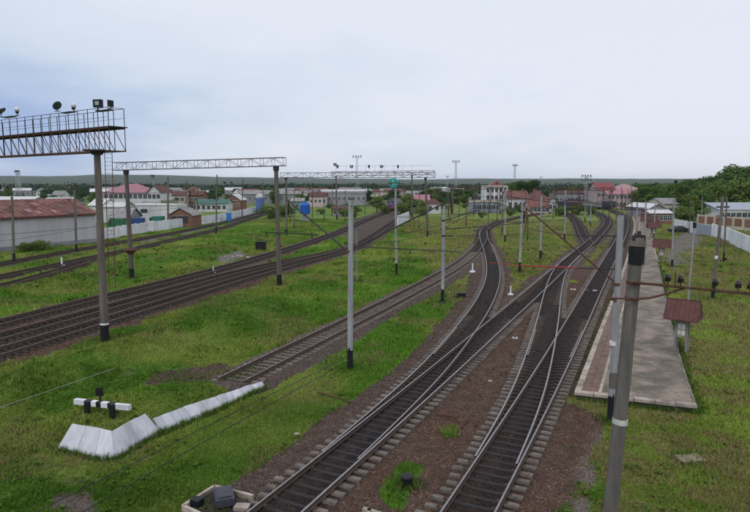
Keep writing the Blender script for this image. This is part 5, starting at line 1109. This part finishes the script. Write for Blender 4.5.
# purple locomotive
def loco():
    o = T['B1']; i = nearest(np.array(G(390, 211.3))[:2], o)[0]; p = o[i]; d = o[min(len(o) - 1, i + 20)] - o[i - 1]; an = math.atan2(d[1], d[0]) - math.pi / 2
    root = thing('locomotive', 'purple and pale electric locomotive coming down the left track', 'locomotive', (p[0], p[1], .3), an); pur = mat('purple_paint', (.16, .045, .20), .5, .2, 2); lil = mat('pale_lilac', (.42, .38, .46), .5, .15, 2)
    L_ = 26; b = MB(); b.box((0, L_ / 2, 1.75), (3.1, L_ - .8, 1.7)); part('lower_body', b, pur, root, local=True); u = MB(); u.box((0, L_ / 2 + .1, 3.25), (3.06, L_ - .9, 1.3)); part('upper_body', u, lil, root, local=True)
    rf = MB(); rf.add([(-1.5, .5, 3.9), (1.5, .5, 3.9), (.9, .7, 4.35), (-.9, .7, 4.35), (-1.5, L_ - .4, 3.9), (1.5, L_ - .4, 3.9), (.9, L_ - .6, 4.35), (-.9, L_ - .6, 4.35)], [(0, 1, 2, 3), (7, 6, 5, 4), (1, 5, 6, 2), (3, 2, 6, 7), (0, 3, 7, 4)]); part('roof', rf, steel_d, root, local=True)
    for x in (-.75, .75): part('windscreen', MB().box((x, .46, 3.3), (1.2, .1, .8)), glass, root, local=True)
    for x in (-1.1, 1.1): part('headlight', MB().cyl((x, .3, 1.5), (x, .42, 1.5), .16, n=10), whitep, root, local=True)
    part('buffer_beam', MB().box((0, .3, .85), (2.9, .3, .4)), redp, root, local=True)
    for x in (-.9, .9): part('buffer', MB().cyl((x, -.1, .95), (x, .3, .95), .2, n=10), blackp, root, local=True)
    for y in (5, 21): part('bogie', MB().box((0, y, .45), (2.6, 5, .6)), blackp, root, local=True)
    part('pantograph', MB().bar((0, 6, 4.4), (0, 8, 5.4), .08).bar((0, 8, 5.4), (0, 6.5, 6.2), .08).bar((-.9, 6.5, 6.2), (.9, 6.5, 6.2), .08), steel_d, root, local=True)
    for k in range(6): part('side_window', MB().box((1.54, 4 + k * 3.4, 3.3), (.06, 1.2, .7)), glass, root, local=True)
loco()
# dark freight wagons beyond, centre-right
def wagon(x, Y, label, colm, rz=R(65)):
    p = P(x, 200, Y); root = thing('freight_wagon', label, 'wagon', (p.x, Y, .4), rz, 'wagons standing in the far yard'); part('body', MB().box((0, 0, 1.9), (13, 2.9, 2.4)), colm, root, local=True); part('underframe', MB().box((0, 0, .5), (13.4, 2.4, .35)), blackp, root, local=True)
    for k in range(6): part('side_rib', MB().box((-5.6 + 2.24 * k, -1.5, 1.9), (.14, .1, 2.4)), colm, root, local=True)
    for k in (-4.4, 4.4): part('bogie', MB().box((k, 0, .15), (2.6, 2.2, .6)), blackp, root, local=True)
for i, (x, Y, c) in enumerate(((448, 330, 0), (460, 345, 1), (560, 262, 2), (574, 268, 0), (470, 360, 2))):
    wagon(x, Y, ['brown freight wagon left of the white pedimented building', 'grey freight wagon nearer the white building', 'dark wagon behind the branch track right of the houses', 'brown wagon beside the dark one near the main track', 'dark wagon furthest off behind the annex'][i], [mat('wagon_brown', (.10, .05, .045)), wall_grey, mat('wagon_dark', (.05, .055, .075))][c], R(8))
for i in range(9):
    x = 395 + i * 17 + rnd.uniform(-4, 4)
    wagon(x, 405 + 6 * (i % 2), 'freight wagon of the long dark train standing beyond the yard', [MATS['wagon_brown'], MATS['wagon_dark'], wall_grey][i % 3], R(3))
for i in range(34):
    x = rnd.uniform(430, 642); yb_ = rnd.uniform(206.5, 219); g_ = G(x, yb_); dd_, _k = near_track(np.array([g_.x]), np.array([g_.y]))
    if dd_[0] < 1.0: continue
    line_pole(x, yb_, x + rnd.uniform(-.3, .5), yb_ - rnd.uniform(8.5, 10.5) * 600 / g_.y, 'slender dark post among the crowd of posts in the station throat', .17, .13, rust if i % 2 else concrete_d, name='far_line_pole', group='slender posts of the station throat', n=6, bandh=.8, band=False)
for i, (x, Y) in enumerate(((556, 248), (566, 254), (578, 285), (590, 292), (600, 262), (586, 258))):
    wagon(x, Y, ['dark', 'brown', 'second dark', 'second brown', 'rightmost', 'grey'][i] + ' wagon of the short row left of the station', [MATS['wagon_dark'], MATS['wagon_brown'], MATS['wagon_dark'], MATS['wagon_brown'], MATS['wagon_dark'], wall_grey][i], R(5))
# filler houses of the far town (too alike to tell apart)
tn = [('small pale house with a grey roof among the trees of the far town', wall_white, roof_grey), ('small house with a dull red roof among the trees of the far town', wall_cream, roof_red), ('small house with a white roof among the trees of the far town', wall_grey, roof_white)]
for i in range(66):
    x = rnd.uniform(-40, 480) if i < 52 else rnd.uniform(560, 700); Y = rnd.uniform(330, 720); k = rnd.randrange(3); w_ = rnd.uniform(8, 17); dx = w_ / Y * 600
    B('town_house', tn[k][0], 'house', x, x + dx, Y, 0, rnd.uniform(3.2, 6), rnd.uniform(1.6, 3), rnd.uniform(7, 10), tn[k][1], tn[k][2], rows=1, cols=3, ww=1.2, wh=1.3, rz=rnd.uniform(-.5, .5), group='houses of the far town: ' + ['grey roofs', 'red roofs', 'white roofs'][k])
# light masts -----------------------------------------------------------------
def mast(px, ytop, Y, label, wide=3.2, two=False, w0=.9):
    t = P(px, ytop, Y); root = thing('light_mast', label, 'light mast', (t.x, Y, 0)); h = t.z; m = MB()
    for sx, sy in ((-1, -1), (1, -1), (1, 1), (-1, 1)): m.bar((sx * w0, sy * w0, -.3), (sx * w0 * .35, sy * w0 * .35, h - 1), .13)
    n = 12
    for i in range(n):
        z0_, z1_ = (h - 1) * i / n, (h - 1) * (i + 1) / n; f0, f1 = w0 * (1 - .65 * i / n), w0 * (1 - .65 * (i + 1) / n)
        for a, b in (((-1, -1), (1, -1)), ((1, -1), (1, 1)), ((1, 1), (-1, 1)), ((-1, 1), (-1, -1))): m.bar((a[0] * f0, a[1] * f0, z0_), (b[0] * f1, b[1] * f1, z1_), .07); m.bar((a[0] * f1, a[1] * f1, z1_), (b[0] * f1, b[1] * f1, z1_), .07)
    part('lattice', m, mat('mast_paint', (.36, .37, .40), .7, .2, 2), root, local=True); part('platform', MB().box((0, 0, h - 1), (wide, 1.6, .18)), steel_d, root, local=True)
    for zz_ in ((h - .3,) if not two else (h - .3, h - 2.4)):
        for k in range(4): part('lamp', MB().box((-wide / 2 + wide * (k + .5) / 4, -.4, zz_), (.55, .5, .7)), steel_d, root, local=True)
mast(357, 155.5, 330, 'tall lattice light mast above the centre gantry', 5.5); mast(456, 160.5, 380, 'tall lattice light mast left of the white building', 5.0); mast(515, 164.5, 400, 'tall lattice light mast behind the round trees', 3.6); mast(586.5, 175, 300, 'two-tier light mast left of the red-roofed station', 5.5, True)
mast(447.5, 176, 700, 'tiny distant mast left of the tall one', 3); mast(541, 177, 800, 'tiny distant mast right of the round trees', 3); mast(153, 175, 280, 'thin lattice mast behind the pink-roofed building', 1.6, w0=.45); mast(17.5, 170.5, 260, 'lattice tower behind the warehouse at the left', 2.0, w0=1.3)
line_pole(168, 222, 168, 177, 'dark dead-straight post behind the yard building', .35, .3, concrete_d, band=False)
# ------------------------------------------------------------------ trees
lab = ['dark round tree, left of the pair behind the red-roofed houses', 'dark round tree, right of the pair behind the red-roofed houses']
tree_px('dark', 519, 179.5, 300, lab[0], wide=1.15); tree_px('dark', 532, 178.5, 305, lab[1], wide=1.15); tree_px('big', 512, 183, 296, 'lower green tree at the left of the dark round pair', wide=.9)
WD = 'trees of the wood on the right'
wood = [('fresh', 640, 187, 250), ('big', 649, 186, 245), ('fresh', 658, 187, 235), ('big', 666, 185, 228), ('fresh', 680, 187, 215), ('big', 690, 184, 205), ('fresh', 705, 184, 200), ('fresh', 714, 181, 190), ('fresh', 742, 176, 195), ('fresh', 763, 172, 195), ('big', 641, 184, 330), ('dark', 648, 183, 320), ('conifer', 655, 181, 330), ('big', 662, 184, 300), ('fresh', 668, 183, 270), ('conifer', 676, 178, 300), ('big', 681, 182, 250), ('dark', 689, 181, 235), ('big', 697, 178, 230), ('dark', 706, 177, 225), ('big', 712, 180, 205), ('big', 701, 190, 190), ('fresh', 693, 193, 185), ('dark', 716, 174, 222), ('dark', 726, 173, 215), ('big', 735, 172, 220), ('big', 745, 166, 225), ('fresh', 753, 163, 232), ('dark', 760, 168, 215), ('big', 722, 188, 195), ('big', 738, 186, 205), ('dark', 748, 184, 205), ('big', 770, 172, 225), ('dark', 785, 170, 230), ('fresh', 733, 178, 208), ('dark', 757, 182, 205), ('big', 675, 190, 240), ('dark', 664, 190, 280), ('big', 687, 196, 200)]
kinds = {'big': 'mid-green tree of the right-hand wood', 'dark': 'dark dense tree of the right-hand wood', 'fresh': 'yellow-green tree of the right-hand wood', 'conifer': 'pointed conifer of the right-hand wood'}
ordn = 'first second third fourth fifth sixth seventh eighth ninth tenth eleventh twelfth thirteenth fourteenth fifteenth sixteenth seventeenth eighteenth nineteenth twentieth'.split()
for kk_ in ('big', 'dark', 'fresh', 'conifer'):
    for i, (k, x, y, Y) in enumerate(sorted([q for q in wood if q[0] == kk_], key=lambda q: q[1])): tree_px(k, x, y, Y, kinds[k] + ', ' + ordn[i] + ' from left', group=WD, wide=1.15 if k != 'conifer' else 1.0)
tree_px('fresh', 377, 195.5, 235, 'green bushy tree left of the purple locomotive', wide=1.25); tree_px('bush', 384, 205, 222, 'low bush under the green tree by the locomotive', cat='shrub'); tree_px('fresh', 409, 194, 226, 'pale bushy thicket on the mound behind the white ramp wall', wide=1.3); tree_px('bush', 420, 200, 224, 'thicket continuing right of the pale bushy mound', cat='shrub', wide=1.5); tree_px('dark', 425, 189, 262, 'dark tree behind the small hut', wide=.9); tree_px('bush', 402, 203, 218, 'low pale bush left on the mound', cat='shrub', wide=1.4)
for x, y, Y, lb, wd in ((24, 243, 96, 'left dark shrub at the foot of the warehouse wall', 1.5), (33, 242, 97, 'middle dark shrub at the foot of the warehouse wall', 1.4), (42, 240.5, 98.5, 'right and tallest dark shrub at the foot of the warehouse wall', 1.2), (270, 206, 190, 'olive bush at the end of the panel wall', 1.8), (286, 206, 200, 'bush beside the far gantry leg', 1.8), (578, 205, 215, 'bush near the branch track', 1.6), (590, 207, 215, 'low bush by the station throat', 1.6), (560, 207, 210, 'olive bush right of the red-roofed row', 1.8), (660, 221, 175, 'bush in front of the brick shed', 1.4), (690, 207, 175, 'green bush before the white wall right', 2.0), (346, 207, 215, 'bush before the dark workshop', 1.6), (445, 205, 260, 'bush right of the small hut', 1.8)):
    tree_px('bush', x, y, Y, lb, cat='shrub', wide=wd)
FT = 'garden trees of the far town'
for i in range(150):
    x = rnd.uniform(-60, 490) if i < 120 else rnd.uniform(545, 660); Y = rnd.uniform(250, 640); k = rnd.choice(['far', 'farm']); h = rnd.uniform(4, 8.5); p = P(x, 184, Y)
    if x < 110 and Y < 300: continue
    tree(k, p.x, Y, h, 'small dark garden tree in the far town' if k == 'far' else 'small mid-green garden tree in the far town', group=FT + (': dark' if k == 'far' else ': green'), wide=rnd.uniform(.8, 1.4))
for i, (x, y, Y) in enumerate(((492, 188, 330), (552, 187, 320), (562, 186.5, 345), (572, 187, 350), (583, 186, 355), (593, 187, 340), (470, 189, 350), (458, 188, 370), (443, 190, 300), (434, 188, 330), (640, 187, 360), (630, 186, 380), (621, 186.5, 370), (500, 186, 380), (318, 191, 300), (331, 190, 330), (349, 189, 360), (366, 189, 340), (392, 190, 330))):
    tree_px('dark' if i % 3 else 'big', x, y, Y, 'dense tree standing behind the station yard buildings', group='trees behind the station yard', wide=1.5)
for i in range(70):
    x = rnd.uniform(290, 640); Y = rnd.uniform(175, 300); p = P(x, 184, Y); d_, _k = near_track(np.array([p.x]), np.array([Y]))
    if d_[0] < 1.8: continue
    tree('bush', p.x, Y, rnd.uniform(1.2, 3.2), 'rough bush growing beside the far yard tracks', cat='shrub', group='bushes of the far yard', wide=rnd.uniform(1.0, 1.9))
def far_wood():
    g = np.random.default_rng(5); n = 900; a = g.uniform(-42, 42, n); r = g.uniform(640, 2100, n) ; c = np.stack([r * np.sin(np.radians(a)), r * np.cos(np.radians(a)), 3 + g.random(n) * 2], 1)
    s = g.uniform(.7, 1.5, n); rad = np.stack([14 * s, 12 * s, 5.5 * s], 1); me = leaves_mesh('far_wood', c, rad, 52000, 1.9, leaf_d, 4, .6)
    o = link('far_wood', me); tag(o, 'belt of woodland filling the plain below the hills', 'woodland', kind='stuff')
far_wood()
# ------------------------------------------------------------------ grass blades, weeds, flowers
def tri_mesh(name, V, m, col=None):
    n = len(V) // 3; me = bpy.data.meshes.new(name); me.vertices.add(len(V)); me.vertices.foreach_set('co', V.astype(np.float32).ravel()); me.loops.add(len(V)); me.loops.foreach_set('vertex_index', np.arange(len(V), dtype=np.int32))
    me.polygons.add(n); me.polygons.foreach_set('loop_start', np.arange(0, len(V), 3, dtype=np.int32)); me.update(calc_edges=True); me.materials.append(m)
    if col is not None: at = me.attributes.new('tint', 'FLOAT_COLOR', 'POINT'); at.data.foreach_set('color', col.astype(np.float32).ravel())
    return me
def attr_mat(name, attr='tint', rough=.7):
    m = bpy.data.materials.new(name); m.use_nodes = True; t = m.node_tree; b = t.nodes['Principled BSDF']; a = t.nodes.new('ShaderNodeAttribute'); a.attribute_name = attr; t.links.new(a.outputs['Color'], b.inputs['Base Color']); b.inputs['Roughness'].default_value = rough; b.inputs['Specular IOR Level'].default_value = .15; return m
def grass():
    g = npr; n = 640000; lo, hi = math.log(15), math.log(190); r = np.exp(lo + (hi - lo) * g.random(n) ** 1.25); a = np.radians(g.uniform(-36, 36, n)); X = r * np.sin(a); Y = r * np.cos(a)
    bal, blk, red, gry, z, dry, D = ground_fields(X, Y)
    pf = in_poly(X, Y, PLATF)
    mnd = in_poly(X, Y, MPOLY); keep = (bal + (fbm(X * 1.6, Y * 1.6, 77, 3) - .5) * .9 + (g.random(n) - .5) * .5 < .45) & (pf < -.03 + (g.random(n) < .12) * .35) & (seg_dist(X, Y, SLABL) > .34)
    X, Y, z, dry, r, D = X[keep], Y[keep], z[keep], dry[keep], r[keep], D[keep]; n = len(X)
    k = 3; sc = np.clip(r / 26, .8, 4.5) ** .85; thick = fbm(X * .45, Y * .45, 91, 4)
    h = (.065 + .12 * sstep(.42, .8, thick)) * (.6 + .8 * g.random(n)) * np.clip(sc, 1, 2.2); wd = .020 * sc
    base = np.repeat(np.stack([X, Y, z - .01], 1), k, 0) + np.stack([g.normal(0, .06, n * k) * np.repeat(sc, k), g.normal(0, .06, n * k) * np.repeat(sc, k), np.zeros(n * k)], 1)
    an = g.uniform(0, 6.28, n * k); W = np.repeat(wd, k); H = np.repeat(h, k) * g.uniform(.6, 1.2, n * k)
    dx = np.stack([np.cos(an) * W, np.sin(an) * W, np.zeros(n * k)], 1); tip = np.stack([g.normal(0, .45, n * k) * H, g.normal(0, .45, n * k) * H, H], 1)
    V = np.stack([base - dx, base + dx, base + tip], 1).reshape(-1, 3)
    mixv = np.clip(sstep(.40, .66, dry) * .9 + g.normal(0, .15, n), 0, 1)[:, None]; q = fbm(X * .35, Y * .35, 15, 4)[:, None]
    c1 = np.array([.090, .205, .018]); c2 = np.array([.225, .285, .052]); cc = (c1 * (1 - mixv) + c2 * mixv) * (.30 + 1.45 * fbm(X * .11, Y * .11, 16, 3)[:, None] * .6 + .55 * q) * (.75 + .5 * g.random((n, 1)))
    # straw in the sparse right-hand lawn and blades
    st = ((((X > 7) & (fbm(X * .5, Y * .5, 19, 3) > .42) & (g.random(n) < .62)) | ((fbm(X * .3, Y * .3, 119, 3) > .58) & (g.random(n) < .35))))[:, None]; cc = np.where(st, np.array([.27, .215, .10]) * (.6 + .6 * g.random((n, 1))), cc)
    col = np.concatenate([np.repeat(np.repeat(cc, k, 0), 3, 0), np.ones((n * k * 3, 1))], 1)
    tag(link('grass', tri_mesh('grass', V, attr_mat('grass_blade'), col)), 'short spring grass over the verges and banks between the tracks', 'grass', kind='stuff')
    # broad weeds / dandelion leaves clumps and their yellow heads
    m = (thick > .5) & (g.random(n) < .014) & (r < 110); Xw, Yw, zw, rw = X[m], Y[m], z[m], r[m]; nw = len(Xw); kk = 7; s = np.repeat(np.clip(rw / 45, .7, 2.2), kk)
    an = g.uniform(0, 6.28, nw * kk); R_ = g.uniform(.08, .2, nw * kk) * s; b0 = np.repeat(np.stack([Xw, Yw, zw + .02], 1), kk, 0); d = np.stack([np.cos(an), np.sin(an), np.zeros(nw * kk)], 1); sd_ = np.stack([-np.sin(an), np.cos(an), np.zeros(nw * kk)], 1)
    up = np.zeros((nw * kk, 3)); up[:, 2] = R_ * g.uniform(.4, 1.1, nw * kk)
    V = np.stack([b0, b0 + d * R_[:, None] * .6 + sd_ * R_[:, None] * .35 + up * .8, b0 + d * R_[:, None] + up, b0, b0 + d * R_[:, None] + up, b0 + d * R_[:, None] * .6 - sd_ * R_[:, None] * .35 + up * .8], 1).reshape(-1, 3)
    cw = np.array([.055, .12, .012]) * (.6 + .9 * g.random((nw, 1))); col = np.concatenate([np.repeat(cw, kk * 6, 0), np.ones((nw * kk * 6, 1))], 1)
    tag(link('weeds', tri_mesh('weeds', V, attr_mat('weed_leaf'), col)), 'broad-leaved weeds tufted through the grass', 'weeds', kind='stuff')
    fl = (fbm(X * .22, Y * .22, 33, 3) > .56) & (g.random(n) < .012) & (r < 80) & (X < 3); Xf, Yf, zf, rf_ = X[fl], Y[fl], z[fl], r[fl]; nf = len(Xf); s = (.022 * np.clip(rf_ / 30, .8, 2))[:, None]; c = np.stack([Xf, Yf, zf + .12], 1)
    tri = []
    for i in range(4): a0, a1 = i * 1.5708, (i + 1) * 1.5708; tri.append(np.stack([c + [0, 0, .012], c + np.array([math.cos(a0), math.sin(a0), 0]) * s, c + np.array([math.cos(a1), math.sin(a1), 0]) * s], 1))
    V = np.stack(tri, 1).reshape(-1, 3); tag(link('dandelions', tri_mesh('dandelions', V, mat('dandelion_yellow', (.62, .50, .03), .8, .1, 5))), 'scattered yellow dandelion heads in the grass', 'flowers', kind='stuff')
grass()
def tall_grass():
    # longer, darker blades: rings added at pole feet as contact shade; also along the slabs and the platform edge, between the siding's last sleepers
    g = npr; P_ = []
    for o in bpy.data.objects:
        if o.get('category') in ('pole', 'gantry', 'buffer stop', 'sign', 'cabinet', 'lamp post', 'track equipment', 'slab') and o.location.length < 90:
            for k in range(70): a = g.uniform(0, 6.28); q = g.uniform(.22, .75); P_.append((o.location.x + q * math.cos(a), o.location.y + q * math.sin(a), max(0, o.location.z - .1) if o.get('category') in ('buffer stop', 'sign') else 0, 1.0))
    def line(pts, n, sp, s):
        for a, b in zip(pts[:-1], pts[1:]):
            for k in range(int(n * (b - a).length)): p = a.lerp(b, g.random()); P_.append((p.x + g.normal(0, sp), p.y + g.normal(0, sp) - .05, 0, s))
    foot = [G(56, 450), G(95, 459), G(115, 460.5), G(162, 432.5), G(193, 421), G(224, 407.5), G(250, 395), G(266, 387)]
    line(foot, 60, .10, .8); a, b = PLW[0], PRW[0]; line([Vector((a[0], a[1] - .15, 0)), Vector((b[0] + .3, b[1] - .15, 0))], 45, .14, .9)
    line([Vector((q[0] + .15, q[1], 0)) for q in PRW[:60:4]], 30, .16, .9); line([Vector((q[0] - .2, q[1], 0)) for q in PLW[:50:4]], 5, .15, .7)
    line([G(206, 388), G(240, 377), G(262, 366)], 45, .5, .9); line([G(160, 372), G(215, 385), G(245, 384)], 14, .4, .8)
    A = np.array(P_); n = len(A); k = 5; H = np.repeat((.16 + .2 * g.random(n)) * A[:, 3], k) * g.uniform(.5, 1.2, n * k); base = np.repeat(A[:, :3], k, 0) + np.stack([g.normal(0, .04, n * k), g.normal(0, .04, n * k), np.zeros(n * k)], 1)
    an = g.uniform(0, 6.28, n * k); dx = np.stack([np.cos(an), np.sin(an), 0 * an], 1) * .016; tip = np.stack([g.normal(0, .4, n * k) * H, g.normal(0, .4, n * k) * H, H], 1); V = np.stack([base - dx, base + dx, base + tip], 1).reshape(-1, 3)
    c = np.array([.060, .14, .014]) * (.5 + .9 * g.random((n, 1))); dr_ = g.random((n, 1)) < .15; c = np.where(dr_, np.array([.24, .20, .09]), c); col = np.concatenate([np.repeat(np.repeat(c, k, 0), 3, 0), np.ones((n * k * 3, 1))], 1)
    tag(link('tall_grass', tri_mesh('tall_grass', V, bpy.data.materials['grass_blade'], col)), 'longer rough grass at slabs and platform edges, added round pole feet as contact shade', 'grass', kind='stuff')
tall_grass()
def ballast_stones():
    g = npr; n = 170000; lo, hi = math.log(14), math.log(75); r = np.exp(lo + (hi - lo) * g.random(n)); a = np.radians(g.uniform(-35, 35, n)); X = r * np.sin(a); Y = r * np.cos(a)
    bal, blk, red, gry, z, dry, D = ground_fields(X, Y); keep = (bal > .6) & (in_poly(X, Y, PLATF) < -.05); X, Y, z, r, red, blk, gry = [q[keep] for q in (X, Y, z, r, red, blk, gry)]; n = len(X)
    s = (.018 + .03 * g.random(n) ** 2 + .05 * g.random(n) ** 14 + .02 * (gry > .2) * g.random(n) ** 3) * np.clip(r / 28, .8, 2); o = np.array([[1, 0, 0], [-.5, .87, 0], [-.5, -.87, 0], [0, 0, 1]]); an = g.uniform(0, 6.28, n); ca, sa = np.cos(an), np.sin(an)
    pts = []
    for q in o:
        jx = q[0] * (.7 + .6 * g.random(n)); jy = q[1] * (.7 + .6 * g.random(n)); pts.append(np.stack([X + s * (jx * ca - jy * sa) + (s * g.normal(0, .2, n) if q[2] else 0), Y + s * (jx * sa + jy * ca), z - .006 + s * q[2] * .8], 1))
    V = np.stack([pts[0], pts[1], pts[3], pts[1], pts[2], pts[3], pts[2], pts[0], pts[3]], 1).reshape(-1, 3)
    v = (g.random((n, 1)) ** 1.8); c = (np.array([.050, .036, .027]) * (1 - v) + np.array([.22, .175, .14]) * v) * (1 - .0 * blk[:, None]); rr_ = np.clip(red, 0, 1)[:, None]; c = c * (1 - rr_ * np.array([.0, .28, .40])); c = c * (1 + 1.3 * gry[:, None]); c = c * (1 - .80 * np.clip(blk, 0, 1)[:, None])
    col = np.concatenate([np.repeat(c, 9, 0), np.ones((n * 9, 1))], 1); tag(link('ballast', tri_mesh('ballast', V, attr_mat('ballast_stone', rough=.9), col)), 'loose brown ballast stones of the track beds', 'ballast', kind='stuff')
ballast_stones()
# ------------------------------------------------------------------ air
def haze():
    m = bpy.data.materials.new('haze'); m.use_nodes = True; t = m.node_tree; t.nodes.clear(); o = t.nodes.new('ShaderNodeOutputMaterial'); v = t.nodes.new('ShaderNodeVolumePrincipled'); v.inputs['Color'].default_value = (.86, .91, 1, 1); v.inputs['Density'].default_value = .00006; v.inputs['Anisotropy'].default_value = .2; t.links.new(v.outputs[0], o.inputs['Volume'])
    b = MB().box((0, 0, 40), (19600, 19600, 90)); ob = link('haze', b.mesh('haze', m)); tag(ob, 'thin pale air over the yard and plain', 'haze', kind='stuff')
haze()
